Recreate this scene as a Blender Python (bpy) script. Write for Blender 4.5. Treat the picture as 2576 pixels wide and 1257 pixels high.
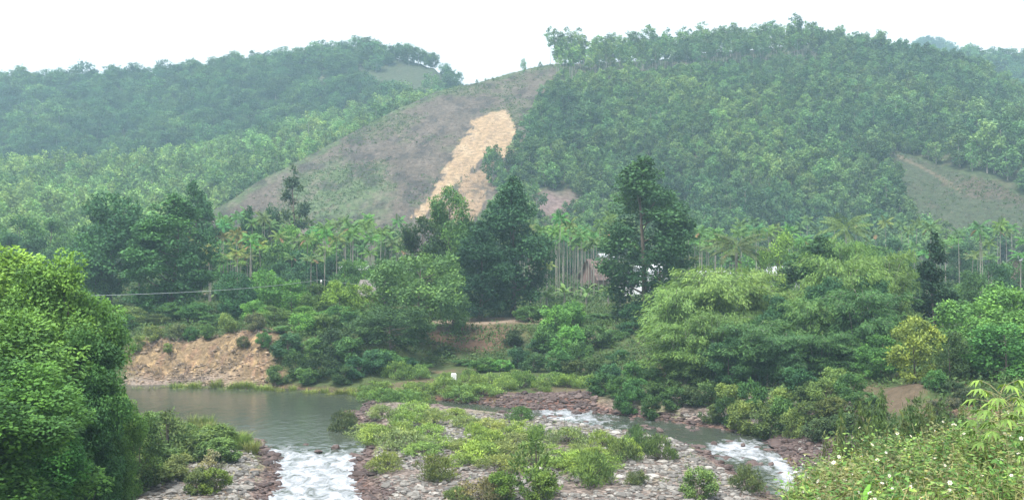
import bpy, math, random
import numpy as np
from mathutils import Vector, Euler

for o in list(bpy.data.objects):
    bpy.data.objects.remove(o)
scene = bpy.context.scene
COL = scene.collection
rng = np.random.default_rng(11)
random.seed(11)

# ------------------------------------------------------------------ camera
F = 2762.0            # focal length in units of a 2576 x 1257 frame
HOR = 600.0           # row of the horizon in that frame
CZ = 14.0             # eye height above the water
cam = bpy.data.cameras.new('camera')
cam_o = bpy.data.objects.new('camera', cam)
COL.objects.link(cam_o)
cam_o.location = (0, 0, CZ)
cam_o.rotation_euler = (math.radians(90), 0, 0)
cam.sensor_width = 36
cam.lens = 36 * F / 2576
cam.shift_y = -(628.5 - HOR) / 2576
cam.clip_start = 0.1
cam.clip_end = 6000
scene.camera = cam_o

# ------------------------------------------------------------------ light
SUN_EL, SUN_AZ = math.radians(64), math.radians(215)   # azimuth clockwise from +Y
world = bpy.data.worlds.new('World')
scene.world = world
world.use_nodes = True
wn, wl = world.node_tree.nodes, world.node_tree.links
wn.clear()
sky = wn.new('ShaderNodeTexSky'); sky.sky_type = 'NISHITA'; sky.sun_disc = False
sky.sun_elevation = SUN_EL; sky.sun_rotation = SUN_AZ
sky.air_density = 1.0; sky.dust_density = 4.0; sky.ozone_density = 1.0
hs = wn.new('ShaderNodeHueSaturation'); hs.inputs['Saturation'].default_value = 0.22
mixw = wn.new('ShaderNodeMixRGB'); mixw.inputs['Fac'].default_value = 0.55
mixw.inputs['Color2'].default_value = (12.5, 12.9, 13.6, 1)       # even overcast layer
bg = wn.new('ShaderNodeBackground'); bg.inputs['Strength'].default_value = 0.056
wo = wn.new('ShaderNodeOutputWorld')
wl.new(sky.outputs[0], hs.inputs['Color']); wl.new(hs.outputs[0], mixw.inputs['Color1'])
tcw = wn.new('ShaderNodeTexCoord'); spw = wn.new('ShaderNodeSeparateXYZ'); wl.new(tcw.outputs['Generated'], spw.inputs[0])
grw = wn.new('ShaderNodeMapRange')                  # overcast sky: brighter overhead than at the horizon
grw.inputs['From Min'].default_value = 0.0; grw.inputs['From Max'].default_value = 1.0
grw.inputs['To Min'].default_value = 1.42; grw.inputs['To Max'].default_value = 1.9
wl.new(spw.outputs[2], grw.inputs['Value'])
mgw = wn.new('ShaderNodeMixRGB'); mgw.blend_type = 'MULTIPLY'; mgw.inputs['Fac'].default_value = 1
wl.new(mixw.outputs[0], mgw.inputs['Color1']); wl.new(grw.outputs[0], mgw.inputs['Color2'])
wl.new(mgw.outputs[0], bg.inputs[0]); wl.new(bg.outputs[0], wo.inputs[0])
sun = bpy.data.lights.new('sun', 'SUN'); sun.energy = 3.4; sun.angle = math.radians(12)
sun.color = (1.0, 0.97, 0.91)
sun_o = bpy.data.objects.new('sun', sun); COL.objects.link(sun_o)
sd_ = Vector((math.sin(SUN_AZ) * math.cos(SUN_EL), math.cos(SUN_AZ) * math.cos(SUN_EL), math.sin(SUN_EL)))
sun_o.rotation_euler = sd_.to_track_quat('Z', 'Y').to_euler()
sun_o.location = (0, -20, 80)
scene.view_settings.view_transform = 'Standard'
scene.view_settings.look = 'None'
scene.view_settings.exposure = 0.90
scene.view_settings.gamma = 1
scene.view_settings.use_curve_mapping = False
scene.render.engine = 'CYCLES'
cy = scene.cycles
cy.max_bounces = 8; cy.diffuse_bounces = 2; cy.glossy_bounces = 2
cy.transmission_bounces = 4; cy.transparent_max_bounces = 8; cy.volume_bounces = 1
cy.use_denoising = True
cy.use_adaptive_sampling = True
cy.adaptive_threshold = 0.02

# ------------------------------------------------------------------ helpers
def nsmooth(t): return t * t * (3 - 2 * t)

def noise2(x, y, seed=0):
    x = np.asarray(x, float); y = np.asarray(y, float)
    xi = np.floor(x).astype(np.int64); yi = np.floor(y).astype(np.int64)
    fx = nsmooth(x - xi); fy = nsmooth(y - yi)
    def h(a, b):
        n = (a * 374761393 + b * 668265263 + seed * 1274126177) & 0xFFFFFFFF
        n = ((n ^ (n >> 13)) * 1274126177) & 0xFFFFFFFF
        return ((n ^ (n >> 16)) & 0xFFFF) / 65535.0
    a = h(xi, yi); b = h(xi + 1, yi); c = h(xi, yi + 1); d = h(xi + 1, yi + 1)
    return (a + (b - a) * fx) * (1 - fy) + (c + (d - c) * fx) * fy

def fbm(x, y, seed=0, octv=4):
    s = 0; amp = 0.5; tot = 0
    for k in range(octv):
        s = s + amp * noise2(x * 2 ** k, y * 2 ** k, seed + k); tot += amp; amp *= 0.5
    return s / tot * 2 - 1

def sstep(a, b, x):
    t = np.clip((x - a) / (b - a), 0, 1)
    return t * t * (3 - 2 * t)

def in_poly(px, py, poly):
    px = np.asarray(px, float); py = np.asarray(py, float)
    r = np.zeros(px.shape, bool); n = len(poly)
    for i in range(n):
        x0, y0 = poly[i]; x1, y1 = poly[(i + 1) % n]
        if y0 == y1: continue
        c = ((y0 > py) != (y1 > py)) & (px < (x1 - x0) * (py - y0) / (y1 - y0) + x0)
        r ^= c
    return r

def sd_poly(px, py, poly):
    px = np.asarray(px, float); py = np.asarray(py, float)
    d = np.full(px.shape, 1e9); n = len(poly)
    for i in range(n):
        x0, y0 = poly[i]; x1, y1 = poly[(i + 1) % n]
        ex, ey = x1 - x0, y1 - y0
        t = np.clip(((px - x0) * ex + (py - y0) * ey) / (ex * ex + ey * ey + 1e-12), 0, 1)
        d = np.minimum(d, np.hypot(px - x0 - t * ex, py - y0 - t * ey))
    return np.where(in_poly(px, py, poly), -d, d)

def g0(px, py, z=0.0):                      # frame point -> world point on the plane z
    Y = (CZ - z) * F / (py - HOR)
    return ((px - 1288) / F * Y, Y)

def XY(u, Y): return (u - 1288) / F * Y, Y
def U(x, y): return 1288 + F * np.asarray(x) / np.maximum(np.asarray(y), 4.0)
def PY(y, z): return HOR + F * (CZ - np.asarray(z)) / np.maximum(np.asarray(y), 4.0)

# ------------------------------------------------------------------ terrain height
RIVER_A = [(150, 950), (320, 969), (420, 967), (560, 972), (700, 975), (850, 986), (935, 992), (932, 1004),
           (915, 1022), (880, 1050), (900, 1070), (965, 1088), (930, 1110), (900, 1150), (890, 1190), (912, 1257), (940, 1400), (900, 1900),
           (600, 1900), (680, 1400), (682, 1257), (700, 1200), (690, 1150), (655, 1110), (560, 1085), (480, 1065), (400, 1050), (150, 1050)]
RIVER_B = [(930, 993), (1040, 1004), (1150, 1010), (1270, 1024), (1330, 1033), (1400, 1029), (1500, 1036), (1600, 1050), (1720, 1066),
           (1850, 1085), (1925, 1100), (1950, 1140), (2040, 1185), (2140, 1257), (2200, 1400), (2160, 1900),
           (1900, 1900), (2010, 1400), (1960, 1257), (1870, 1200), (1765, 1128), (1700, 1112), (1600, 1096), (1450, 1070), (1340, 1052),
           (1250, 1042), (1150, 1030), (1050, 1022), (930, 1004)]
RA = [g0(*p) for p in RIVER_A]; RB = [g0(*p) for p in RIVER_B]

PROF = {
 -900: [(5, 9), (20, 7), (35, 3.2), (50, 1.6), (80, 1.2), (104, 1.2), (112, 4), (130, 5), (250, 7)],
 0: [(5, 8), (20, 5), (35, 2.6), (50, 1.2), (100, .7), (108, 1), (114, 4), (130, 5), (250, 7)],
 300: [(5, 5), (20, 2), (35, 1.0), (50, .6), (100, .5), (105, .8), (109, 1.4), (113, 3.5), (125, 4.6), (250, 7)],
 400: [(5, 1), (60, .6), (103, .4), (106.5, .9), (109, 1.5), (112, 4.0), (125, 4.6), (250, 7)],
 690: [(5, 1), (60, .5), (101, .4), (104, .8), (107, 1.8), (110.5, 4.3), (125, 4.8), (250, 7)],
 930: [(5, 1), (60, .5), (98, .5), (103, 1.0), (112, 3.8), (128, 4.3), (250, 7)],
 1100: [(5, 1), (60, .5), (92, .6), (110, .9), (116, 1.5), (124, 4.2), (135, 4.3), (250, 7)],
 1300: [(5, 1), (60, .5), (92, .6), (110, .9), (116, 1.5), (124, 4.2), (135, 4.3), (250, 7)],
 1500: [(5, 1), (60, .6), (88, .6), (100, .9), (108, 1.6), (122, 4.3), (135, 4.4), (250, 7)],
 1700: [(5, 1), (50, .6), (84, .5), (88, 1.2), (98, 2.2), (110, 4), (135, 4.4), (250, 7)],
 1900: [(5, 1), (50, .6), (78, .4), (83, 1.3), (95, 2.6), (108, 4), (250, 7)],
 2050: [(5, 2), (50, .8), (66, .4), (74, 1.5), (90, 2.9), (105, 4), (250, 7)],
 2200: [(5, 3), (30, 2), (50, 1), (60, .6), (65, 1.3), (75, 3), (85, 3.6), (105, 4), (250, 7)],
 2350: [(5, 4), (30, 3), (50, 1.4), (60, 2.0), (69, 3.6), (80, 4), (250, 7)],
 2576: [(5, 5), (30, 3), (50, 1.8), (60, 3), (70, 4), (250, 7)],
 3400: [(5, 6), (30, 5), (50, 3), (70, 4.2), (250, 8)]}
PU = np.array(sorted(PROF)); 

def interp_cols(u, Y):
    z = np.zeros(np.shape(u))
    vals = [np.interp(Y, [p[0] for p in PROF[c]], [p[1] for p in PROF[c]]) for c in PU]
    uc = np.clip(u, PU[0], PU[-1])
    for i in range(len(PU) - 1):
        a, b = PU[i], PU[i + 1]
        m = (uc >= a) & (uc <= b)
        t = nsmooth((uc - a) / (b - a))
        z = np.where(m, vals[i] * (1 - t) + vals[i + 1] * t, z)
    return z

# hills: (crest column table), crest distance table, base distance table
def tab(*p): return ([q[0] for q in p], [q[1] for q in p])
HILLS = {
 'B': dict(c=tab((300, 700), (450, 575), (520, 528), (650, 450), (800, 372), (900, 322), (1000, 270), (1100, 230), (1180, 214), (1300, 184),
                 (1380, 166), (1500, 152), (1650, 143), (1800, 128), (2000, 112), (2100, 112), (2200, 125), (2300, 134), (2420, 162), (2500, 200),
                 (2576, 240), (2750, 340), (3000, 520), (3300, 620)),
           r=tab((450, 290), (520, 300), (800, 350), (1100, 400), (1400, 440), (1700, 460), (2000, 460), (2300, 450), (2576, 430), (3000, 380)), b=255, back=.45),
 'D': dict(c=tab((2150, 640), (2240, 520), (2300, 440), (2380, 372), (2453, 334), (2576, 310), (2800, 270), (3400, 200)),
           r=tab((2150, 300), (2300, 330), (2576, 350), (3400, 380)), b=252, back=.5),
 'E': dict(c=tab((2100, 400), (2300, 200), (2430, 160), (2500, 163), (2576, 172), (2900, 190), (3400, 260)),
           r=tab((2100, 650), (3400, 650)), b=430, back=.3),
 'F': dict(c=tab((2150, 260), (2230, 190), (2290, 150), (2318, 118), (2336, 112), (2356, 124), (2400, 146), (2440, 170), (2600, 240), (2900, 400)),
           r=tab((2150, 1000), (2900, 1000)), b=760, back=.3),
 'A': dict(c=tab((-900, 260), (-300, 225), (0, 212), (300, 204), (440, 192), (580, 170), (700, 160), (850, 143), (940, 138), (1040, 150), (1090, 168),
                 (1130, 200), (1150, 232), (1200, 300), (1300, 420), (1450, 600)),
           r=tab((-900, 640), (0, 620), (700, 600), (1100, 560), (1450, 560)), b=400, back=.3),
 'G': dict(c=tab((-900, 480), (0, 455), (200, 462), (350, 448), (450, 435), (600, 392), (750, 352), (900, 308), (1000, 285), (1100, 276), (1160, 285),
                 (1250, 360), (1400, 600)),
           r=tab((-900, 390), (0, 400), (600, 440), (1100, 500), (1400, 500)), b=262, back=.25),
 'I': dict(c=tab((-900, 640), (0, 585), (200, 590), (350, 580), (450, 578), (540, 600), (640, 640)),
           r=tab((-900, 300), (640, 300)), b=245, back=.3),
}

def hill_z(name, u, Y):
    h = HILLS[name]
    C = np.interp(u, *h['c']); R = np.interp(u, *h['r']); b = h['b']
    zc = CZ + (HOR - C) / F * R
    zb = 3.0
    t = (Y - b) / (R - b)
    zf = zb + (zc - zb) * np.where(t > 0, np.clip(t, 0, 1) ** 0.92, t * 2)
    return np.where(Y <= R, zf, zc - (Y - R) * h['back'])

def H(x, y, fine=True):
    x = np.asarray(x, float); y = np.asarray(y, float)
    u = U(x, y)
    z = interp_cols(u, y)
    if fine:
        # broken face of the eroded bank on the left
        m = sstep(280, 380, u) * (1 - sstep(680, 740, u)) * sstep(104, 107, y) * (1 - sstep(113, 118, y))
        z = z + m * (1.1 * fbm(x * .13, y * .05, 6) - .25 + 0.75 * fbm(x * 0.55, y * 0.25, 5) + 0.35 * fbm(x * 1.7, y * 0.5, 9))
        z = z + 0.10 * fbm(x * 0.5, y * 0.5, 3) + np.where(y > 105, .35, 0) * fbm(x * .12, y * .12, 4)
    # red earth mound under the yellow tree
    mx, my = XY(2285, 74)
    z = z + .7 * np.exp(-(((x - mx) / 2.0) ** 2 + ((y - my) / 3.0) ** 2))
    mx, my = XY(1690, 97)
    z = z + 0.8 * np.exp(-(((x - mx) / 1.6) ** 2 + ((y - my) / 3.0) ** 2))
    # river beds
    near = (y < 125)
    sd = np.where(near, np.minimum(sd_poly(x, y, RA), sd_poly(x, y, RB)), 50)
    lim = sd * 0.30 + np.maximum(0, sd - 2.5) * 2.5
    z = np.where(sd < 12, np.minimum(z, np.maximum(lim, -0.7)), z)
    # near embankment on the right, under the weeds
    ue = np.clip(u, 1500, 2900)
    e = 9.45 - 0.125 * (y - 15) + (ue - 2100) / 476 * (.3 + .07 * np.clip(y - 15, 0, 12)) - 1.6 * np.maximum(0, .25 * y + .25 - x) \
        - 0.9 * np.maximum(0, y - 25) + 0.12 * fbm(x * .8, y * .8, 21)
    e = np.where(x > -3, e, -5)
    z = np.maximum(z, e)
    # hills
    hz = np.full(z.shape, -99.0)
    far = y > 235
    nz = 2.4 * fbm(x * .016, y * .016, 31) * sstep(250, 300, y) + 0.8 * fbm(x * .06, y * .06, 33) * sstep(250, 280, y)
    for k in HILLS:
        hk = hill_z(k, u, y)
        if k in 'AEF': hk = np.where(y < HILLS[k]['b'] - 5, -99, hk)
        hz = np.maximum(hz, hk)
    z2 = np.maximum(z, hz + nz * np.where(hz > 8, 1, .3))
    z2 = np.where(y > 330, np.maximum(hz + nz, -20), z2)
    return np.where(far, z2, z)

def h1(x, y): return float(H(np.array([x]), np.array([y]))[0])

# ------------------------------------------------------------------ mesh building
class MB:
    def __init__(s): s.V = []; s.L = []; s.S = []; s.M = []; s.T = []; s.n = 0; s.C = []
    def add(s, V, Fc, mat=0, tint=0.5, smooth=None):
        V = np.asarray(V, float).reshape(-1, 3); Fc = np.asarray(Fc, np.int64)
        if len(Fc) == 0: return s
        s.V.append(V); s.L.append((Fc + s.n).ravel()); s.S.append(np.full(len(Fc), Fc.shape[1]))
        s.M.append(np.full(len(Fc), mat)); s.T.append(np.broadcast_to(np.asarray(tint, float), (len(Fc),)).copy())
        s.n += len(V); return s
    def mesh(s, name, mats, smooth=False, cols=None, extra=None):
        me = bpy.data.meshes.new(name)
        V = np.concatenate(s.V); L = np.concatenate(s.L); S = np.concatenate(s.S)
        me.vertices.add(len(V)); me.vertices.foreach_set('co', V.ravel().astype(np.float32))
        me.loops.add(len(L)); me.loops.foreach_set('vertex_index', L.astype(np.int32))
        me.polygons.add(len(S))
        st = np.concatenate([[0], np.cumsum(S)[:-1]]).astype(np.int32)
        me.polygons.foreach_set('loop_start', st)
        me.polygons.foreach_set('material_index', np.concatenate(s.M).astype(np.int32))
        me.polygons.foreach_set('use_smooth', np.full(len(S), smooth, bool))
        me.update(calc_edges=True)
        a = me.attributes.new('tint', 'FLOAT', 'FACE'); a.data.foreach_set('value', np.concatenate(s.T).astype(np.float32))
        if cols is not None:
            a = me.attributes.new('zone', 'FLOAT_COLOR', 'POINT')
            a.data.foreach_set('color', np.concatenate([cols, np.ones((len(cols), 1))], 1).ravel().astype(np.float32))
        for k, v in (extra or {}).items():
            a = me.attributes.new(k, 'FLOAT', 'POINT'); a.data.foreach_set('value', np.asarray(v).astype(np.float32))
        for m in mats: me.materials.append(m)
        return me

def grid_faces(nr, nc):
    i = np.arange(nr - 1)[:, None] * nc + np.arange(nc - 1)[None, :]
    i = i.ravel()
    return np.stack([i, i + 1, i + nc + 1, i + nc], 1)

def unit(v): return v / (np.linalg.norm(v, axis=-1, keepdims=True) + 1e-9)

def add_leaves(mb, P, D, N, L, W, mat=0, tint=0.5):
    n = len(P)
    D = unit(D); S = unit(np.cross(D, N)); L = np.broadcast_to(L, (n,))[:, None]; W = np.broadcast_to(W, (n,))[:, None]
    V = np.stack([P, P + D * L * .45 + S * W * .5, P + D * L, P + D * L * .45 - S * W * .5], 1).reshape(-1, 3)
    Fc = np.arange(n * 4).reshape(n, 4)
    mb.add(V, Fc, mat, tint)

def rnd_dirs(r, n):
    v = r.normal(size=(n, 3)); return unit(v)

def tube(mb, pts, rad, sides=6, mat=0, tint=0.5, cap=True):
    pts = np.asarray(pts, float); rad = np.broadcast_to(rad, (len(pts),))
    d = unit(np.gradient(pts, axis=0))
    ref = np.array([0.13, 0.97, 0.2]) if abs(d[0][2]) > .6 else np.array([0.05, 0.1, 0.99])
    a = unit(np.cross(d, ref)); b = np.cross(d, a)
    th = np.arange(sides) * 2 * math.pi / sides
    V = pts[:, None, :] + rad[:, None, None] * (np.cos(th)[None, :, None] * a[:, None, :] + np.sin(th)[None, :, None] * b[:, None, :])
    nr = len(pts)
    i = np.arange(nr - 1)[:, None] * sides + np.arange(sides)[None, :]
    j = np.arange(nr - 1)[:, None] * sides + (np.arange(sides)[None, :] + 1) % sides
    Fc = np.stack([i, j, j + sides, i + sides], -1).reshape(-1, 4)
    V = V.reshape(-1, 3)
    mb.add(V, Fc, mat, tint)
    if cap:
        mb.add(V[-sides:], np.arange(sides)[None, :], mat, tint)

# ------------------------------------------------------------------ materials
def new_mat(name):
    m = bpy.data.materials.new(name); m.use_nodes = True
    nt = m.node_tree; nt.nodes.clear()
    out = nt.nodes.new('ShaderNodeOutputMaterial')
    return m, nt, out

def N_(nt, typ, **kw):
    n = nt.nodes.new(typ)
    for k, v in kw.items():
        if k in n.inputs: n.inputs[k].default_value = v
        else: setattr(n, k, v)
    return n

def leaf_mat(name, c0, c1, c2, use_obj=True, trans=0.2, loc=False, rough=.55):
    """c0 inner/old leaf, c1 common leaf, c2 young leaf; tint attribute picks between them"""
    m, nt, out = new_mat(name); lk = nt.links.new
    at = N_(nt, 'ShaderNodeAttribute', attribute_name='tint')
    rp = N_(nt, 'ShaderNodeValToRGB')
    e = rp.color_ramp.elements
    e[0].position = 0.05; e[0].color = (*c0, 1); e[1].position = 0.95; e[1].color = (*c2, 1)
    k = e.new(0.5); k.color = (*c1, 1)
    lk(at.outputs['Fac'], rp.inputs[0])
    col = rp.outputs[0]
    oi = N_(nt, 'ShaderNodeObjectInfo')
    if use_obj:
        mx = N_(nt, 'ShaderNodeMixRGB', blend_type='MULTIPLY', Fac=1.0)
        lk(col, mx.inputs[1]); lk(oi.outputs['Color'], mx.inputs[2]); col = mx.outputs[0]
    hsv = N_(nt, 'ShaderNodeHueSaturation')
    mr = N_(nt, 'ShaderNodeMapRange'); mr.inputs['To Min'].default_value = .58 if loc else .9; mr.inputs['To Max'].default_value = 1.5 if loc else 1.1
    lk(oi.outputs['Random'], mr.inputs['Value']); lk(mr.outputs[0], hsv.inputs['Value'])
    mh = N_(nt, 'ShaderNodeMapRange'); mh.inputs['To Min'].default_value = .475 if loc else .49; mh.inputs['To Max'].default_value = .52 if loc else .51
    wr = N_(nt, 'ShaderNodeMath', operation='FRACT'); mu = N_(nt, 'ShaderNodeMath', operation='MULTIPLY'); mu.inputs[1].default_value = 37.7
    lk(oi.outputs['Random'], mu.inputs[0]); lk(mu.outputs[0], wr.inputs[0]); lk(wr.outputs[0], mh.inputs['Value']); lk(mh.outputs[0], hsv.inputs['Hue'])
    lk(col, hsv.inputs['Color']); col = hsv.outputs[0]
    if loc:   # stands of different species and age across the hillside
        nz = N_(nt, 'ShaderNodeTexNoise', Scale=0.022, Detail=3.0)
        lk(oi.outputs['Location'], nz.inputs['Vector'])
        r2 = N_(nt, 'ShaderNodeValToRGB'); q = r2.color_ramp.elements
        q[0].position = .35; q[0].color = (.62, .74, .80, 1); q[1].position = .65; q[1].color = (1.3, 1.25, .95, 1)
        lk(nz.outputs[0], r2.inputs[0])
        mx = N_(nt, 'ShaderNodeMixRGB', blend_type='MULTIPLY', Fac=1.0)
        lk(col, mx.inputs[1]); lk(r2.outputs[0], mx.inputs[2]); col = mx.outputs[0]
    pb = N_(nt, 'ShaderNodeBsdfPrincipled', Roughness=rough)
    pb.inputs['Specular IOR Level'].default_value = .12
    tr = N_(nt, 'ShaderNodeBsdfTranslucent')
    ty = N_(nt, 'ShaderNodeMixRGB', blend_type='MULTIPLY', Fac=1.0); ty.inputs[2].default_value = (1.25, 1.2, .6, 1)
    lk(col, ty.inputs[1]); lk(ty.outputs[0], tr.inputs[0])
    lk(col, pb.inputs['Base Color'])
    mi = N_(nt, 'ShaderNodeMixShader'); mi.inputs[0].default_value = trans
    lk(pb.outputs[0], mi.inputs[1]); lk(tr.outputs[0], mi.inputs[2]); lk(mi.outputs[0], out.inputs[0])
    return m

def bark_mat(name, a, b, scale=6.0):
    m, nt, out = new_mat(name); lk = nt.links.new
    tc = N_(nt, 'ShaderNodeTexCoord'); mp = N_(nt, 'ShaderNodeMapping'); mp.inputs['Scale'].default_value = (1, 1, .25)
    lk(tc.outputs['Object'], mp.inputs[0])
    nz = N_(nt, 'ShaderNodeTexNoise', Scale=scale, Detail=5.0); lk(mp.outputs[0], nz.inputs['Vector'])
    rp = N_(nt, 'ShaderNodeValToRGB'); e = rp.color_ramp.elements
    e[0].position = .35; e[0].color = (*a, 1); e[1].position = .65; e[1].color = (*b, 1)
    lk(nz.outputs[0], rp.inputs[0])
    pb = N_(nt, 'ShaderNodeBsdfPrincipled', Roughness=.85); lk(rp.outputs[0], pb.inputs['Base Color'])
    bp = N_(nt, 'ShaderNodeBump', Strength=.5, Distance=.03); lk(nz.outputs[0], bp.inputs['Height']); lk(bp.outputs[0], pb.inputs['Normal'])
    lk(pb.outputs[0], out.inputs[0]); return m

def plain_mat(name, c, rough=.7, noise=.25, scale=3.0, metal=0):
    m, nt, out = new_mat(name); lk = nt.links.new
    tc = N_(nt, 'ShaderNodeTexCoord'); nz = N_(nt, 'ShaderNodeTexNoise', Scale=scale, Detail=6.0); lk(tc.outputs['Object'], nz.inputs['Vector'])
    rp = N_(nt, 'ShaderNodeValToRGB'); e = rp.color_ramp.elements
    e[0].position = .3; e[0].color = tuple(x * (1 - noise) for x in c) + (1,); e[1].position = .7; e[1].color = tuple(min(1, x * (1 + noise * .4)) for x in c) + (1,)
    lk(nz.outputs[0], rp.inputs[0])
    pb = N_(nt, 'ShaderNodeBsdfPrincipled', Roughness=rough, Metallic=metal); lk(rp.outputs[0], pb.inputs['Base Color']); lk(pb.outputs[0], out.inputs[0]); return m

def zone_mat(name, peb=False):
    m, nt, out = new_mat(name); lk = nt.links.new
    at = N_(nt, 'ShaderNodeAttribute', attribute_name='zone')
    geo = N_(nt, 'ShaderNodeNewGeometry')
    nz = N_(nt, 'ShaderNodeTexNoise', Scale=1.1 if peb else .7, Detail=8.0, Roughness=.8); lk(geo.outputs['Position'], nz.inputs['Vector'])
    rp = N_(nt, 'ShaderNodeValToRGB'); e = rp.color_ramp.elements
    e[0].position = .34; e[0].color = (.42, .40, .38, 1) if not peb else (.6, .58, .55, 1); e[1].position = .66; e[1].color = (1.55, 1.5, 1.45, 1) if not peb else (1.35, 1.3, 1.3, 1)
    lk(nz.outputs[0], rp.inputs[0])
    mx = N_(nt, 'ShaderNodeMixRGB', blend_type='MULTIPLY', Fac=1.0); lk(at.outputs['Color'], mx.inputs[1]); lk(rp.outputs[0], mx.inputs[2])
    col = mx.outputs[0]
    pb = N_(nt, 'ShaderNodeBsdfPrincipled', Roughness=.9)
    pb.inputs['Specular IOR Level'].default_value = .2
    hgt = nz.outputs[0]
    if peb:
        a2 = N_(nt, 'ShaderNodeAttribute', attribute_name='peb')
        vo = N_(nt, 'ShaderNodeTexVoronoi', Scale=4.5); lk(geo.outputs['Position'], vo.inputs['Vector'])
        sp = N_(nt, 'ShaderNodeSeparateColor'); lk(vo.outputs['Color'], sp.inputs[0])
        r3 = N_(nt, 'ShaderNodeValToRGB'); q = r3.color_ramp.elements
        q[0].position = .1; q[0].color = (.5, .47, .45, 1); q[1].position = .95; q[1].color = (1.7, 1.65, 1.6, 1)
        lk(sp.outputs[0], r3.inputs[0])
        m2 = N_(nt, 'ShaderNodeMixRGB', blend_type='MULTIPLY'); lk(a2.outputs['Fac'], m2.inputs[0]); lk(col, m2.inputs[1]); lk(r3.outputs[0], m2.inputs[2])
        col = m2.outputs[0]
    bp = N_(nt, 'ShaderNodeBump', Strength=.6, Distance=.25 if peb else .8); lk(hgt, bp.inputs['Height']); lk(bp.outputs[0], pb.inputs['Normal'])
    lk(col, pb.inputs['Base Color']); lk(pb.outputs[0], out.inputs[0]); return m

M_GROUND = zone_mat('ground_earth', True)
M_HILL = zone_mat('hill_earth')
M_LEAF = leaf_mat('foliage', (.40, .46, .42), (1, 1, 1), (1.7, 1.55, 1.15))
M_HLEAF = leaf_mat('hill_foliage', (.046, .094, .046), (.094, .178, .074), (.175, .275, .108), use_obj=False, loc=True, rough=.75)
M_HBRIGHT = leaf_mat('hill_foliage_bright', (.065, .13, .052), (.145, .25, .09), (.25, .38, .13), use_obj=False, loc=True, rough=.75)
M_HDARK = leaf_mat('hill_foliage_dark', (.032, .080, .040), (.055, .125, .052), (.10, .19, .07), use_obj=False, loc=True, rough=.75)
M_HBARK = bark_mat('pale_bark', (.22, .19, .16), (.42, .38, .33))
M_BARK = bark_mat('dark_bark', (.055, .045, .035), (.16, .13, .10))
M_PBARK = bark_mat('palm_bark', (.15, .14, .115), (.34, .32, .27), 3.0)

def link(name, me, parent=None, loc=None):
    o = bpy.data.objects.new(name, me); COL.objects.link(o)
    if parent: o.parent = parent
    if loc is not None: o.location = loc
    return o
def tag(o, label, cat, group=None):
    o['label'] = label; o['category'] = cat
    if group: o['group'] = group
    return o
def struct(name, me):
    o = link(name, me); o['kind'] = 'structure'; return o
def stuff(name, me, label=None, cat=None):
    o = link(name, me); o['kind'] = 'stuff'
    if label: o['label'] = label
    if cat: o['category'] = cat
    return o
ORD = ['first', 'second', 'third', 'fourth', 'fifth', 'sixth', 'seventh', 'eighth', 'ninth', 'tenth', 'eleventh', 'twelfth', 'thirteenth', 'fourteenth',
       'fifteenth', 'sixteenth', 'seventeenth', 'eighteenth', 'nineteenth', 'twentieth'] + ['twenty-' + w for w in
       ['first', 'second', 'third', 'fourth', 'fifth', 'sixth', 'seventh', 'eighth', 'ninth']] + ['thirtieth'] + ['thirty-' + w for w in
       ['first', 'second', 'third', 'fourth', 'fifth', 'sixth', 'seventh', 'eighth', 'ninth']]

# ------------------------------------------------------------------ ground sheet
def mixc(c, col, m): return c * (1 - m[:, None]) + np.array(col)[None, :] * m[:, None]

us = np.concatenate([np.arange(-2200, -60, 30), np.arange(-60, 2640, 5.0), np.arange(2640, 5200, 30)])
ys = np.concatenate([np.arange(4, 30, .7), np.arange(30, 56, .6), np.arange(56, 122, .30), np.arange(122, 160, .8), np.arange(160, 262, 2.0)])
UU, YY = np.meshgrid(us, ys)
X = (UU - 1288) / F * YY
x, y, u = X.ravel(), YY.ravel(), UU.ravel()
z = H(x, y)
py = PY(y, z)
n1 = fbm(x * .35, y * .35, 50); n2 = fbm(x * 1.5, y * 1.5, 51); n3 = fbm(x * .08, y * .08, 52)
sdw = np.minimum(sd_poly(x, y, RA), sd_poly(x, y, RB))
col = np.tile(np.array([[.060, .085, .030]]), (len(x), 1))
col = mixc(col, (.13, .10, .065), sstep(.05, .4, n1 + n3 * .4) * .75)                 # bare brown patches in the undergrowth
col = mixc(col, (.06, .10, .03), sstep(.1, .5, n2) * .5)
grav = (1 - sstep(88, 94, y)) * (1 - sstep(1.5, 2.2, z)) * sstep(30, 36, y)
col = mixc(col, (.15, .13, .118), grav)
col = mixc(col, (.20, .172, .155), grav * sstep(0, .5, n1) * .7)
col = mixc(col, (.12, .15, .06), grav * sstep(.0, .45, n1 * .6 + n3) * .7)
wet = (1 - sstep(.2, 1.4 + n2, sdw)) * (1 - sstep(104, 106, y) * (1 - sstep(700, 760, u)))
col = mixc(col, (.085, .05, .042), wet * .85)
bank = sstep(300, 350, u + n1 * 40) * (1 - sstep(680, 720, u + n1 * 60)) * sstep(101, 103, y) * (1 - sstep(112.5, 114.5, y + n1 * 2))
col = mixc(col, (.165, .125, .075), bank)
col = mixc(col, (.33, .245, .13), bank * sstep(.1, .5, n2 + n1 * .5) * .8)
col = mixc(col, (.20, .13, .09), bank * sstep(.15, .5, fbm(x * 1.2, y * .5, 60)) * .75)
col = mixc(col, (.20, .17, .15), sstep(280, 330, u) * (1 - sstep(520, 640, u)) * sstep(100, 102, y) * (1 - sstep(106, 108, y)) * .8)
def blobm(uc, yc, ru, ry): return np.clip(1.5 - (((u - uc) / ru) ** 2 + ((y - yc) / ry) ** 2 + n1 * .6), 0, 1)
col = mixc(col, (.15, .08, .065), blobm(1380, 90, 130, 4.5) * .9)
col = mixc(col, (.14, .08, .06), blobm(1180, 94.5, 150, 1.6) * .8)
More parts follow.
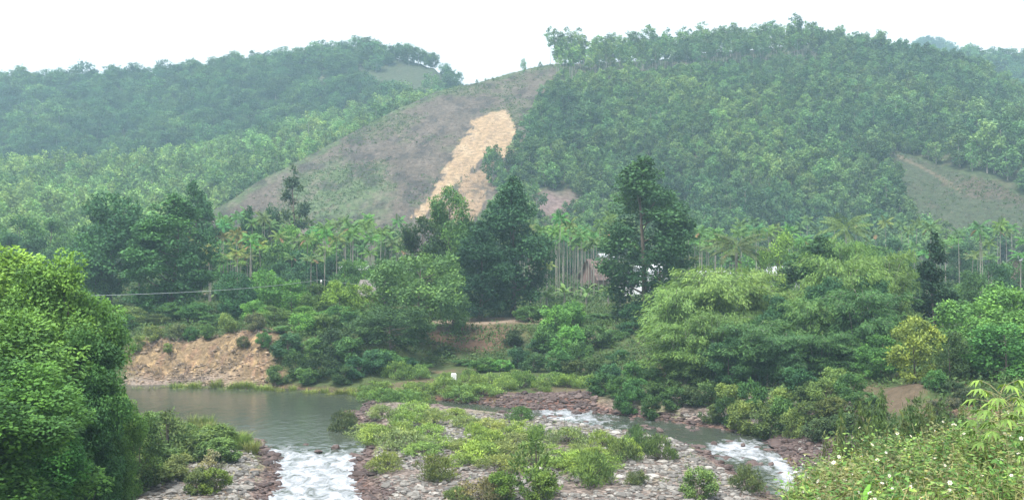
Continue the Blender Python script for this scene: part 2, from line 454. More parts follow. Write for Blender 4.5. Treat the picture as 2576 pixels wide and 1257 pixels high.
col = mixc(col, (.11, .06, .05), blobm(2010, 73, 110, 5.0) * .9)
col = mixc(col, (.115, .085, .06), blobm(2280, 74, 60, 3.5) * .9)
col = mixc(col, (.20, .13, .095), blobm(2470, 68, 160, 2.4) * .8)
col = mixc(col, (.25, .15, .10), blobm(1690, 97, 40, 4) * .9)
col = mixc(col, (.26, .20, .15), blobm(1230, 130, 160, 5) * .9)                      # sandy track on the terrace
col = mixc(col, (.15, .085, .065), blobm(1180, 121, 130, 3.5) * .8)                  # dark red cut bank below it
col = mixc(col, (.13, .085, .06), sstep(0, 1, x - 1.5) * (1 - sstep(27, 31, y)) * .7)
peb = np.clip(grav * 1.0 + bank * .5 + wet * .6, 0, 1)
mb = MB(); mb.add(np.stack([x, y, z], 1), grid_faces(len(ys), len(us)))
struct('ground', mb.mesh('ground', [M_GROUND], True, col, {'peb': peb}))
GRAV_COL = None

# ------------------------------------------------------------------ hills sheet
BARE_B = [(490, 560), (520, 500), (650, 425), (800, 345), (900, 300), (1000, 250), (1100, 210), (1180, 190), (1300, 165), (1392, 150), (1400, 200),
          (1370, 240), (1340, 280), (1322, 330), (1305, 400), (1272, 470), (1245, 520), (1200, 600), (1180, 640), (490, 640)]
SLIDE = [(1183, 302), (1215, 290), (1245, 283), (1276, 280), (1290, 305), (1297, 335), (1286, 385), (1262, 402), (1240, 372), (1222, 392), (1185, 425),
         (1140, 466), (1100, 515), (1060, 545), (1030, 545), (1085, 490), (1112, 440), (1142, 390), (1170, 345), (1192, 325)]
SLIDE2 = [(1190, 425), (1240, 400), (1235, 470), (1210, 540), (1170, 560), (1060, 560), (1130, 500)]
us = np.concatenate([np.arange(-900, 0, 20), np.arange(0, 2576, 5.0), np.arange(2576, 3500, 20)])
ys = np.concatenate([np.arange(258, 480, 1.8), np.arange(480, 720, 3.5), np.arange(720, 1100, 9), [1200, 1400, 1800]])
UU, YY = np.meshgrid(us, ys)
X = (UU - 1288) / F * YY
x, y, u = X.ravel(), YY.ravel(), UU.ravel()
z = H(x, y)
# gullies on the bare slopes
py = PY(y, z)
onB = (y < np.interp(u, *HILLS['B']['r']) + 4)
n1 = fbm(x * .05, y * .05, 70); n2 = fbm(x * .3, y * .3, 71); n3 = fbm(x * .015, y * .015, 72)
col = np.tile(np.array([[.055, .080, .035]]), (len(x), 1))
col = mixc(col, (.10, .085, .06), sstep(.0, .4, n2) * .6)
nf = fbm(x * .9, y * .5, 79)
w1, w2 = u + n2 * 10 + nf * 8, py + n2 * 9 + nf * 7
bare = in_poly(w1, w2, BARE_B) & onB
b = bare.astype(float)
col = mixc(col, (.085, .072, .058), b)
col = mixc(col, (.075, .10, .042), b * np.clip(sstep(.1, .5, n1 + .6 * n2), 0, 1) * .5)
crest_dist = np.interp(u, *HILLS['B']['r']) - y
col = mixc(col, (.06, .10, .035), b * (1 - sstep(3, 9, crest_dist + n2 * 4)) * .85)                    # grassy ridge strip
lowgreen = np.clip(1.4 - (((u - 850) / 130) ** 2 + ((py - 500) / 95) ** 2) + n2 * .5 + n1 * .5, 0, 1)
col = mixc(col, (.075, .12, .05), b * lowgreen * .85)
col = mixc(col, (.035, .032, .030), b * sstep(.0, .35, fbm(x * .22, y * .12, 74)) * .75)
col = mixc(col, (.14, .12, .10), b * sstep(.15, .4, fbm(x * .35, y * .15, 78)) * .5)
col = mixc(col, (.15, .12, .10), b * sstep(.25, .5, fbm(x * .8, y * .8, 73)) * .55)
s1 = (in_poly(w1, w2, SLIDE) & onB).astype(float)
s2 = (in_poly(w1 + n2 * 15, w2 + n2 * 12, SLIDE2) & onB).astype(float)
col = mixc(col, (.25, .18, .115), s2 * sstep(-.6, .1, n2 + .5 * n1) * .95)
col = mixc(col, (.28, .205, .125), s1)
col = mixc(col, (.34, .265, .175), s1 * sstep(.0, .5, fbm(x * .5, y * .2, 75)) * .7)
col = mixc(col, (.20, .145, .10), s1 * sstep(.1, .5, fbm(x * .7, y * .25, 76)) * .6)
p2 = [(975, 560), (960, 530), (1000, 505), (1090, 500), (1060, 560)]
BARE_D = [(2235, 380), (2300, 395), (2360, 420), (2430, 440), (2500, 455), (2576, 500), (2700, 560), (2700, 640), (2330, 640), (2300, 560), (2262, 470)]
bd = (in_poly(w1, w2, BARE_D) & (y < 345)).astype(float)
col = mixc(col, (.048, .065, .034), bd)
col = mixc(col, (.10, .075, .062), bd * np.clip(sstep(-.1, .4, n1 + .5 * n2) + np.exp(-((u - 2500) / 60) ** 2 - ((py - 475) / 22) ** 2), 0, 1) * .7)
pathd = np.abs(py - (392 + (u - 2260) * .55 + n1 * 10))
col = mixc(col, (.15, .12, .085), bd * (1 - sstep(2, 6, pathd)) * (u < 2420) * .8)
bare_a = np.clip(1.5 - (((u - 1020) / 110) ** 2 + ((py - 200) / 45) ** 2) + n2 * .4, 0, 1) * (y > 500)
col = mixc(col, (.05, .062, .036), bare_a * .8)
col = mixc(col, (.16, .12, .115), np.clip(1.2 - (((u - 1400) / 90) ** 2 + ((py - 520) / 45) ** 2) + n2 * .3, 0, 1) * (y < 330))
mb = MB(); mb.add(np.stack([x, y, z], 1), grid_faces(len(ys), len(us)))
struct('hills', mb.mesh('hills', [M_HILL], True, col))

# ------------------------------------------------------------------ water
def water_mat():
    m, nt, out = new_mat('river_water'); lk = nt.links.new
    geo = N_(nt, 'ShaderNodeNewGeometry')
    fo = N_(nt, 'ShaderNodeAttribute', attribute_name='foam')
    mp = N_(nt, 'ShaderNodeMapping'); mp.inputs['Scale'].default_value = (.8, .45, 1); lk(geo.outputs['Position'], mp.inputs[0])
    n1 = N_(nt, 'ShaderNodeTexNoise', Scale=1.6, Detail=7.0, Roughness=.68, Distortion=.6); lk(mp.outputs[0], n1.inputs['Vector'])
    n2 = N_(nt, 'ShaderNodeTexNoise', Scale=2.6, Detail=4.0); lk(geo.outputs['Position'], n2.inputs['Vector'])
    th = N_(nt, 'ShaderNodeMath', operation='ADD'); lk(n1.outputs[0], th.inputs[0]); lk(fo.outputs['Fac'], th.inputs[1])
    mr = N_(nt, 'ShaderNodeMapRange'); mr.inputs['From Min'].default_value = .88; mr.inputs['From Max'].default_value = 1.20
    lk(th.outputs[0], mr.inputs['Value'])
    wat = N_(nt, 'ShaderNodeBsdfPrincipled', Roughness=.06, IOR=1.33); wat.inputs['Base Color'].default_value = (.05, .06, .045, 1)
    bp = N_(nt, 'ShaderNodeBump', Strength=.5, Distance=.05); lk(n2.outputs[0], bp.inputs['Height']); lk(bp.outputs[0], wat.inputs['Normal'])
    foam = N_(nt, 'ShaderNodeBsdfPrincipled', Roughness=.7); foam.inputs['Base Color'].default_value = (.47, .49, .54, 1)
    b2 = N_(nt, 'ShaderNodeBump', Strength=.8, Distance=.2); lk(n1.outputs[0], b2.inputs['Height']); lk(b2.outputs[0], foam.inputs['Normal'])
    mi = N_(nt, 'ShaderNodeMixShader'); lk(mr.outputs[0], mi.inputs[0]); lk(wat.outputs[0], mi.inputs[1]); lk(foam.outputs[0], mi.inputs[2])
    lk(mi.outputs[0], out.inputs[0]); return m
us = np.arange(-200, 2500, 5.0); ys = np.concatenate([np.arange(24, 55, .6), np.arange(55, 112, .25)])
UU, YY = np.meshgrid(us, ys); X = (UU - 1288) / F * YY
x, y, u = X.ravel(), YY.ravel(), UU.ravel()
a = sd_poly(x, y, RA); b_ = sd_poly(x, y, RB); sdw = np.minimum(a, b_); py = PY(y, 0)
foam = np.zeros(len(x))
inA = a < 1.5
foam = np.where(inA, sstep(1095, 1150, py + fbm(x * .4, y * .4, 81) * 18) * .46, foam)
foam = np.where(inA, foam + .08 * sstep(1060, 1090, py), foam)
inB = (b_ < 1.5) & (u > 1260)
fb = .30 * sstep(1290, 1340, u) + .20 * np.exp(-((u - 1420) / 120) ** 2) - .16 * np.exp(-((u - 1760) / 70) ** 2 - ((py - 1085) / 22) ** 2) * 1.0 \
     + .30 * np.exp(-((u - 1850) / 80) ** 2 - ((py - 1130) / 26) ** 2) + .26 * np.exp(-((u - 1980 - (py - 1190) * .9) / 45) ** 2) * sstep(1130, 1160, py)
foam = np.where(inB, np.maximum(foam, fb), foam)
rough = sstep(.1, .4, foam)
zz = 0.02 + rough * (.13 * fbm(x * 1.1, y * .7, 90) + .06 * fbm(x * 3, y * 3, 91)) + .012 * fbm(x * 2, y * 1.2, 92)
ff = grid_faces(len(ys), len(us))
keep = sdw[ff].min(1) < 1.0
mb = MB(); mb.add(np.stack([x, y, zz], 1), ff[keep])
struct('river', mb.mesh('river', [water_mat()], True, None, {'foam': foam}))
# ================================================================== plant prototypes
def prof_round(t): return np.sqrt(np.clip(1 - (2 * t - 1) ** 2, 0.03, 1))
def prof_cone(t): return np.where(t < .22, .62 + 1.7 * t, np.clip(1 - (t - .22) / .80, .03, 1) ** .72)
def prof_ever(t): return np.where(t < .35, .70 + .85 * t, np.clip(1 - ((t - .35) / .66) ** 2.1, .05, 1))
def prof_col(t): return np.where(t < .15, .6 + 2.6 * t, np.clip(1 - ((t - .15) / .86) ** 2.4, .05, 1))
def prof_umb(t): return np.clip(.45 + .62 * np.sin(np.clip(t, 0, 1) * math.pi * .80 + .35), .15, 1)
def prof_full(t): return np.where(t < .45, .82 + .4 * t, np.sqrt(np.clip(1 - ((t - .45) / .57) ** 2, .03, 1)))
def prof_near(t): return (.80 + .2 * np.sin(t * 17)) * np.where(t < .8, 1, np.sqrt(np.clip(1 - ((t - .8) / .22) ** 2, .12, 1)))
def prof_dome(t): return np.clip(1 - t ** 2.2, .02, 1) ** .6

def crown(r, R, z0, Hc, nb, n, L, W, prof, br=(.26, .40), sub=5, flat=.85, hang=.0, jit=.25, up=.5, rin=.35):
    """leaf clumps: big boughs inside a profile, smaller clumps on each bough, leaves on the clumps"""
    t = (np.arange(nb) + r.uniform(.1, .9, nb)) / nb
    rad = prof(t) * R
    rb = R * r.uniform(br[0], br[1], nb) * (0.45 + .55 * prof(t))
    rb = np.minimum(rb, np.maximum(rad, .12 * R))
    th = r.uniform(0, 2 * math.pi, nb) + np.arange(nb) * 2.4
    rr = np.maximum(rad - rb * .75, 0) * np.sqrt(r.uniform(rin, 1, nb))
    c = np.stack([rr * np.cos(th), rr * np.sin(th), z0 + t * Hc - rb * .3 * t], 1)
    boughs = c.copy()
    sc = [c]; sr = [rb * .85]; st = [r.uniform(.25, .75, nb)]
    for k in range(sub):
        d = rnd_dirs(r, nb); d[:, 2] = np.abs(d[:, 2]) * .9 - .25
        d[:, :2] += unit(c[:, :2] + 1e-6) * .5
        d = unit(d)
        q = rb * r.uniform(.34, .56, nb)
        sc.append(c + d * (rb * .98)[:, None]); sr.append(q); st.append(np.clip(st[0] + r.normal(0, .16, nb) + d[:, 2] * .08, .05, .95))
    C = np.concatenate(sc); Rr = np.concatenate(sr); Tt = np.concatenate(st)
    p = Rr ** 2; p /= p.sum()
    i = r.choice(len(C), n, p=p)
    d = rnd_dirs(r, n); d[:, 2] = d[:, 2] * .9 + .12
    f = 1 - np.abs(r.normal(0, jit, n)); f = np.clip(f, .1, 1) + r.uniform(0, .12, n)
    P = C[i] + d * (Rr[i] * f)[:, None] * np.array([1, 1, flat])
    Nn = unit(d * .7 + rnd_dirs(r, n) * .75 + np.array([0, 0, up]))
    D = unit(np.cross(Nn, rnd_dirs(r, n)) + np.array([0, 0, -hang]) + d * .3)
    tint = np.clip(Tt[i] + r.normal(0, .12, n), 0, 1)
    Ls = L * r.uniform(.65, 1.35, n)
    return P, D, Nn, Ls, Ls * (W / L), tint, boughs, rb

def trunk_mesh(r, h, rad, boughs, brad, lean=0.0, frac=.85, limbs=9, sides=7, bare=0):
    mb = MB()
    k = 7; t = np.linspace(0, 1, k)
    ph = r.uniform(0, 6.28)
    pts = np.stack([lean * h * t ** 1.5 + .02 * h * np.sin(3 * t + ph) - .02 * h * math.sin(ph), .02 * h * np.cos(2.5 * t + ph) - .02 * h * math.cos(ph), t * h * frac - .3 * (t == 0)], 1)
    rr = rad * (1 - .82 * t); rr[0] *= 1.45
    tube(mb, pts, rr, sides)
    idx = np.argsort(boughs[:, 2])[::max(1, len(boughs) // limbs)]
    for b in boughs[idx]:
        zz = max(min(b[2] - .12 * h, h * frac * .95), h * .12)
        s = zz / (h * frac)
        a = np.array([np.interp(s, t, pts[:, j]) for j in range(3)])
        m_ = (a + b) / 2 + np.array([0, 0, -.02 * h])
        tube(mb, [a, m_, b], [rad * (1 - .8 * s) * .55, rad * .3 * (1 - .5 * s), rad * .08], 5, cap=False)
    return mb

PROTO = {}
def tree_proto(key, seed, h, R, z0f, nb, n, L, W, prof, trunk=.18, **kw):
    r = np.random.default_rng(seed)
    lean = kw.pop('lean', 0); limbs = kw.pop('limbs', 9); bark = kw.pop('bark', M_BARK)
    z0 = h * z0f
    P, D, Nn, Ls, Ws, tt, bo, br = crown(r, R, z0, h - z0, nb, n, L, W, prof, **kw)
    if lean: P[:, 0] += lean * P[:, 2]; bo = bo + np.stack([lean * bo[:, 2], bo[:, 2] * 0, bo[:, 2] * 0], 1)
    mb = MB(); add_leaves(mb, P, D, Nn, Ls, Ws, 0, tt)
    tb = trunk_mesh(r, h, trunk, bo, br, 0, limbs=limbs)
    top = np.percentile(P[:, 2], 99.7); w = np.percentile(np.abs(P[:, 0]), 99) * 2
    PROTO.setdefault(key, []).append(dict(parts=[('trunk', tb.mesh(key + '_trunk', [bark], True)), ('crown', mb.mesh(key + '_crown', [M_LEAF]))], h=top, w=w))

for s in range(3):
    tree_proto('evergreen', 100 + s, 18, 4.2, .07, 52, 24000, .33, .19, prof_ever, trunk=.30, limbs=16, br=(.28, .42), sub=6, up=.7, jit=.14, rin=.6)
for s in range(2):
    tree_proto('dense', 110 + s, 14, 4.6, .14, 34, 15000, .35, .21, prof_round, trunk=.28, limbs=14, br=(.26, .40), sub=6, up=.7, jit=.14, rin=.6)
for s in range(2):
    tree_proto('column', 120 + s, 12, 1.9, .10, 34, 7000, .30, .17, prof_col, trunk=.16, br=(.3, .5), sub=5)
for s in range(2):
    tree_proto('spread', 130 + s, 9.5, 5.2, .24, 40, 15000, .30, .17, prof_umb, trunk=.20, limbs=16, br=(.2, .32), sub=7, flat=.6)
for s in range(3):
    tree_proto('bushy', 140 + s, 6, 2.8, .06, 24, 8500, .24, .14, prof_round, trunk=.10, br=(.28, .42), sub=6, up=.8, jit=.15, rin=.55)
for s in range(2):
    tree_proto('airy', 150 + s, 7, 2.6, .12, 26, 5200, .30, .11, prof_col, trunk=.09, br=(.26, .42), sub=6, jit=.4, up=.6)
for s in range(3):
    tree_proto('near', 160 + s, 12, 2.5, .02, 34, 56000, .19, .105, prof_near, trunk=.16, limbs=18, br=(.40, .62), sub=7, up=.9, jit=.10, rin=.55)
for s in range(1):
    tree_proto('yellow', 170 + s, 4.6, 2.0, .02, 34, 6500, .19, .11, prof_round, trunk=.08, limbs=12, br=(.22, .36), sub=6, jit=.35, up=.4)
for s in range(2):
    tree_proto('gaunt', 180 + s, 10, 1.9, .14, 26, 2600, .28, .15, prof_col, trunk=.16, limbs=14, br=(.22, .38), sub=4, jit=.55)

def shrub_proto(key, seed, h, R, n, L, W, nb=12, prof=prof_dome, **kw):
    r = np.random.default_rng(seed)
    P, D, Nn, Ls, Ws, tt, bo, br = crown(r, R, .04 * h, h, nb, n, L, W, prof, **kw)
    k = P[:, 2] > .0
    mb = MB(); add_leaves(mb, P[k], D[k], Nn[k], Ls[k], Ws[k], 0, tt[k])
    sb = MB()
    for b in bo:
        tube(sb, [[0, 0, -.1], [b[0] * .4, b[1] * .4, b[2] * .55], b], [.035, .025, .008], 4, cap=False)
    top = np.percentile(P[:, 2], 99.5); w = np.percentile(np.abs(P[:, 0]), 99) * 2
    PROTO.setdefault(key, []).append(dict(parts=[('stems', sb.mesh(key + '_stems', [M_BARK], True)), ('foliage', mb.mesh(key + '_foliage', [M_LEAF]))], h=top, w=w))
for s in range(5):
    shrub_proto('lowbush', 200 + s, 1.35, 1.5, 3000, .19, .05, nb=18, br=(.24, .40), sub=6, up=.8, hang=-.9, jit=.25)
for s in range(3):
    shrub_proto('bankbush', 210 + s, 2.6, 1.7, 4200, .20, .11, nb=16, br=(.26, .42), sub=6, prof=prof_round)
for s in range(2):
    shrub_proto('thinbush', 220 + s, 1.6, .9, 900, .16, .05, nb=10, br=(.3, .5), sub=3, jit=.6, hang=-.5)

# tufts of tall grass
def grass_proto(key, seed, h, R, n, w):
    r = np.random.default_rng(seed); mb = MB()
    a = r.uniform(0, 6.28, n); q = R * np.sqrt(r.uniform(0, 1, n)); P0 = np.stack([q * np.cos(a), q * np.sin(a), np.zeros(n)], 1)
    d = np.stack([np.cos(a + r.normal(0, .8, n)), np.sin(a + r.normal(0, .8, n)), np.zeros(n)], 1)
    hh = h * r.uniform(.55, 1.1, n)[:, None]; sp = r.uniform(.12, .6, n)[:, None]
    S = np.stack([-d[:, 1], d[:, 0], np.zeros(n)], 1) * w
    P1 = P0 + d * hh * sp * .35 + np.array([0, 0, 1]) * hh * .6
    P2 = P0 + d * hh * sp + np.array([0, 0, 1]) * hh * (1 - sp * .35)
    V = np.stack([P0 - S * .5, P0 + S * .5, P1 + S * .5, P1 - S * .5, P2], 1).reshape(-1, 3)
    b = np.arange(n)[:, None] * 5
    tt = r.uniform(.1, .9, n)
    mb.add(V, b + np.array([0, 1, 2, 3]), 0, tt)
    mb.add(V, b + np.array([3, 2, 4]), 0, tt)
    mb.L[-1] -= 0
    PROTO.setdefault(key, []).append(dict(parts=[('blades', mb.mesh(key, [M_LEAF]))], h=h, w=2 * R + h * .6))
for s in range(3): grass_proto('tuft', 230 + s, 1.0, .35, 260, .018)

# areca palm
def palm_proto(key, seed, h, nf, fl, rad, coco=False, leafw=.05):
    r = np.random.default_rng(seed)
    tb = MB(); t = np.linspace(0, 1, 9); bend = r.uniform(-.03, .03)
    pts = np.stack([bend * h * t ** 2, bend * .6 * h * t ** 2, h * t - .2 * (t == 0)], 1)
    rr = np.full(9, rad) * (1.15 - .3 * t); rr[0] *= 1.4
    tube(tb, pts, rr, 7)
    top = pts[-1]
    cb = MB()
    tube(cb, [top - [0, 0, .05], top + [0, 0, .45], top + [0, 0, .8]], [rad * 1.1, rad * 1.2, rad * .5], 7, 0, .7)
    base = top + [0, 0, .55]
    ga = r.uniform(0, 6)
    for i in range(nf):
        a = ga + i * 2.4; el = math.radians(82 - 95 * (i + .5) / nf + r.uniform(-8, 8)) if not coco else math.radians(75 - 105 * (i + .5) / nf)
        L = fl * r.uniform(.85, 1.1)
        s = np.linspace(0, 1, 9)
        bendk = (1.25 if not coco else 1.0) + r.uniform(-.1, .2)
        ang = el - bendk * s ** 1.4
        dx = np.cumsum(np.cos(ang)) * L / 9; dz = np.cumsum(np.sin(ang)) * L / 9
        R_ = np.stack([dx * math.cos(a), dx * math.sin(a), dz], 1) + base
        tube(cb, R_, .018 * (1.3 - s) * (2 if coco else 1), 3, 0, .8, cap=False)
        m_ = 20 if not coco else 30
        q = np.linspace(.12, 1, m_)
        Pq = np.stack([np.interp(q, s, R_[:, j]) for j in range(3)], 1)
        T = unit(np.gradient(Pq, axis=0)); side = unit(np.cross(T, np.array([0, 0, 1.0])))
        for sg in (-1, 1):
            D = unit(T * .55 + side * sg * .75 + np.array([0, 0, -.75]) + r.normal(0, .12, (m_, 3)))
            Ll = fl * (.34 if not coco else .26) * np.sin(np.clip(q * .85 + .12, 0, 1) * math.pi) ** .6
            Nn = np.cross(D, T) + r.normal(0, .1, (m_, 3))
            dead = (i >= nf - 1) and seed % 5 == 0
            add_leaves(cb, Pq, D, Nn, Ll, np.full(m_, leafw * fl * .9), 1 if (dead and not coco) else 0, np.clip(r.normal(.55 - .05 * i / nf, .12, m_), 0, 1))
    PROTO.setdefault(key, []).append(dict(parts=[('trunk', tb.mesh(key + '_trunk', [M_PBARK], True)), ('fronds', cb.mesh(key + '_fronds', [M_LEAF, M_DEAD]))], h=h + fl * .75, w=fl * 1.6))
M_DEAD = leaf_mat('dead_frond', (.16, .10, .05), (.30, .20, .10), (.42, .30, .15), use_obj=False, trans=.15)
for s in range(5): palm_proto('areca', 240 + s, 9.0, 11, 1.8, .060, leafw=.065)
palm_proto('coconut', 250, 8.5, 18, 3.6, .16, True, leafw=.028)
palm_proto('coconut', 251, 8.0, 18, 3.6, .16, True, leafw=.028)

# bamboo clump
def bamboo_proto(seed, h, R, nc, n):
    r = np.random.default_rng(seed); cb = MB(); lb = MB()
    Ps, Ts = [], []
    for i in range(nc):
        a = r.uniform(0, 6.28); q = 1.2 * math.sqrt(r.uniform(0, 1)); hh = h * r.uniform(.3, 1.0); out_ = R * r.uniform(.1, .95)
        s = np.linspace(0, 1, 10)
        rad = q + out_ * s ** 2.6
        zz = hh * (1 - (1 - s) ** 1.7) - hh * .16 * s ** 5
        pts = np.stack([rad * np.cos(a + .3 * s), rad * np.sin(a + .3 * s), zz - .2 * (s == 0)], 1)
        tube(cb, pts, .045 * (1.15 - s), 4, 0, .5, cap=False)
        m_ = 36
        q_ = r.uniform(.05, 1.0, m_) ** .85
        P = np.stack([np.interp(q_, s, pts[:, j]) for j in range(3)], 1)
        P = P + rnd_dirs(r, m_) * (np.array([.55, .55, .35]) * r.uniform(.2, 1.6, m_)[:, None])
        Ps.append(P); Ts.append(np.clip(r.normal(.2 + .5 * q_, .12), 0, 1))
    C = np.concatenate(Ps); T = np.concatenate(Ts)
    i = r.choice(len(C), n)
    d = rnd_dirs(r, n)
    P = C[i] + d * np.array([.40, .40, .42]) * np.sqrt(r.uniform(.05, 1, n))[:, None]
    outd = unit(np.stack([P[:, 0], P[:, 1], np.zeros(n)], 1))
    D = unit(outd * .6 + rnd_dirs(r, n) * .55 + np.array([0, 0, -.55]))
    Nn = unit(np.array([0, 0, .7]) + rnd_dirs(r, n) * .8)
    k = P[:, 2] > .1
    add_leaves(lb, P[k], D[k], Nn[k], (.34 * r.uniform(.7, 1.3, n))[k], (.07 * r.uniform(.8, 1.3, n))[k], 0, np.clip(T[i] + r.normal(0, .08, n), 0, 1)[k])
    PROTO.setdefault('bamboo', []).append(dict(parts=[('culms', cb.mesh('bamboo_culms', [M_PBARK], True)), ('foliage', lb.mesh('bamboo_foliage', [M_LEAF]))],
                                               h=float(np.percentile(P[:, 2], 99.7)), w=float(np.percentile(np.abs(P[:, 0]), 98.5) * 2)))
for s in range(3): bamboo_proto(260 + s, 9.0, 3.2, 64, 34000)

# banana
def banana_proto(seed):
    r = np.random.default_rng(seed); tb = MB(); lb = MB()
    tube(tb, [[0, 0, -.2], [0, 0, 1.2], [.05, 0, 2.2]], [.16, .13, .09], 8)
    for i in range(8):
        a = i * 2.4 + r.uniform(-.3, .3); el = math.radians(75 - 60 * i / 8); L = 2.2 * r.uniform(.8, 1.1)
        s = np.linspace(0, 1, 8); ang = el - 1.2 * s ** 1.3
        dx = np.cumsum(np.cos(ang)) * L / 8; dz = np.cumsum(np.sin(ang)) * L / 8
        R_ = np.stack([dx * math.cos(a), dx * math.sin(a), dz + 2.1], 1)
        side = np.array([-math.sin(a), math.cos(a), 0]); w = .30 * np.sin(np.clip(s * .9 + .08, 0, 1) * math.pi) ** .5
        V = np.concatenate([R_ - side * w[:, None] - [0, 0, .06], R_, R_ + side * w[:, None] - [0, 0, .06]])
        f = []
        for j in range(7):
            f += [[j, j + 1, 8 + j + 1, 8 + j], [8 + j, 8 + j + 1, 16 + j + 1, 16 + j]]
        lb.add(V, f, 0, r.uniform(.4, .9))
    PROTO.setdefault('banana', []).append(dict(parts=[('stem', tb.mesh('banana_stem', [M_PBARK], True)), ('leaves', lb.mesh('banana_leaves', [M_LEAF]))], h=3.9, w=3.0))
for s in range(2): banana_proto(270 + s)

KINDNAME = dict(evergreen='evergreen_tree', dense='broadleaf_tree', column='columnar_tree', spread='spreading_tree', bushy='bushy_tree', airy='airy_tree', near='acacia_tree',
                yellow='yellow_leaved_tree', gaunt='sparse_tree', lowbush='river_bush', bankbush='bank_bush', thinbush='thin_bush', tuft='grass_tuft', areca='areca_palm',
                coconut='coconut_palm', bamboo='bamboo_clump', banana='banana_plant')
CAT = dict(evergreen='tree', dense='tree', column='tree', spread='tree', bushy='small tree', airy='small tree', near='tree', yellow='tree', gaunt='tree', lowbush='bush',
           bankbush='bush', thinbush='bush', tuft='grass tuft', areca='palm tree', coconut='palm tree', bamboo='bamboo', banana='banana plant')
LEAFPARTS = ('crown', 'foliage', 'fronds', 'blades', 'leaves')
def place(kind, u, Y, label, group=None, color=(.07, .14, .04), top=None, h=None, w=None, wm=None, rot=None, dz=0.0, var=None, cjit=.10):
    ps = PROTO[kind]; p = ps[int(rng.integers(len(ps))) if var is None else var % len(ps)]
    x, y = XY(u, Y); z = h1(x, y) + dz
    if h is None: h = (HOR - top) / F * Y + CZ - z
    sz = h / p['h']
    wm = wm if wm is not None else (w / F * Y if w else p['w'] * sz)
    sx = wm / p['w']
    e = bpy.data.objects.new(KINDNAME[kind], None); COL.objects.link(e)
    e.empty_display_size = .2
    e.location = (x, y, z); e.scale = (sx, sx, sz); e.rotation_euler = (0, 0, rng.uniform(0, 6.28) if rot is None else rot)
    j = 1 + rng.uniform(-cjit, cjit); j2 = 1 + rng.uniform(-cjit, cjit) * .6
    for nm, me in p['parts']:
        o = link(nm, me, e)
        if nm in LEAFPARTS: o.color = (color[0] * j * j2, color[1] * j, color[2] * j / j2, 1)
    tag(e, label, CAT[kind], group)
    return e

DARK = (.046, .118, .050); MID = (.080, .175, .055); FRESH = (.13, .28, .065); BRIGHT = (.115, .235, .055); OLIVE = (.16, .23, .07)
BAMB = (.165, .27, .085); LIME = (.18, .32, .06); TEAL = (.058, .14, .066)

# ------------------------------------------------------------------ single large trees of the valley
T = place
T('dense', 275, 142, 'large dark rounded tree behind the bright foreground foliage at the left', 'large dark trees', (.055, .135, .055), top=492, w=215)
T('evergreen', 432, 130, 'tall dark conical tree left of the drooping palms', 'large dark trees', (.065, .155, .055), top=494, w=225)
T('evergreen', 487, 156, 'dark pointed tree rising just behind the conical tree left of the palms', 'large dark trees', (.052, .13, .055), top=462, w=125)
T('gaunt', 740, 190, 'slender sparse dark tree standing alone against the bare slope', None, (.05, .09, .045), top=420, w=92)
T('column', 628, 182, 'small dark pointed tree above the drooping palms', None, DARK, top=522, w=60)
T('dense', 680, 188, 'small round dark tree beside the slender sparse tree', None, DARK, top=523, w=78)
T('dense', 1125, 142, 'tree with lighter rounded crown in front of the foot of the landslide', 'large dark trees', (.09, .20, .06), top=473, w=125)
T('dense', 1058, 136, 'dark tree with low wide crown left below the landslide', 'large dark trees', (.042, .092, .036), top=548, w=130)
T('evergreen', 1208, 131, 'dark tree with foliage down to the track, left of the tall dark trunked tree', 'large dark trees', (.038, .095, .048), top=560, w=140)
T('evergreen', 1290, 137, 'tall dark tree with reddish trunk right of the landslide', 'large dark trees', (.045, .115, .055), top=450, w=175)
T('evergreen', 1622, 128, 'tallest dark conical tree, left of the bamboo', 'large dark trees', (.056, .145, .064), top=404, w=250)
T('spread', 1050, 119, 'spreading light green tree on the bank edge in the middle', None, (.14, .25, .085), top=643, w=245)
T('spread', 985, 110, 'dark leaning tree hanging over the bank below the spreading tree', None, (.045, .10, .04), top=775, w=205)
T('bushy', 1140, 122, 'small round tree at the right edge of the spreading tree', None, (.12, .22, .08), top=720, w=80)
T('column', 2352, 98, 'dark columnar tree behind the yellow leaved tree', None, (.033, .072, .038), top=590, w=95)
T('evergreen', 2062, 112, 'dark pointed tree rising out of the bamboo', None, (.05, .11, .045), top=598, w=190)
T('yellow', 2303, 75, 'small yellow leaved tree on the red earth mound', None, (.25, .30, .07), top=800, w=125)
T('dense', 2150, 150, 'rounded green tree behind the bamboo, below the coconut palm', None, MID, top=610, w=150)

# ------------------------------------------------------------------ foreground acacias at the left
near = [(-10, 54, 634, 380, LIME, 'pale green acacia at the far left, rising behind the others'),
        (150, 47, 655, 250, BRIGHT, 'tallest bright green acacia of the left foreground'),
        (215, 49, 738, 200, (.11, .22, .06), 'acacia at the right shoulder of the left foreground group'),
        (30, 41, 800, 380, (.10, .21, .05), 'acacia at the left edge below the pale one'),
        (190, 42, 840, 240, (.055, .13, .042), 'dark green acacia below the tallest one at the left'),
        (45, 36, 915, 370, (.085, .19, .045), 'broad glossy acacia in the middle of the left foreground'),
        (225, 41, 930, 170, (.055, .13, .042), 'narrow acacia facing the pool at the left'),
        (-60, 32, 985, 400, (.075, .18, .045), 'lowest acacia in the bottom left corner'),
        (95, 35, 1080, 220, (.05, .14, .035), 'small dark acacia at the bottom left beside the corner one'),
        (310, 46, 1005, 110, (.085, .18, .045), 'slim acacia reaching out over the edge of the pool')]
for i, (u, Y, top, w, c, lb) in enumerate(near): T('near', u, Y, lb, 'acacias in the left foreground', c, top=top, w=w, var=i)

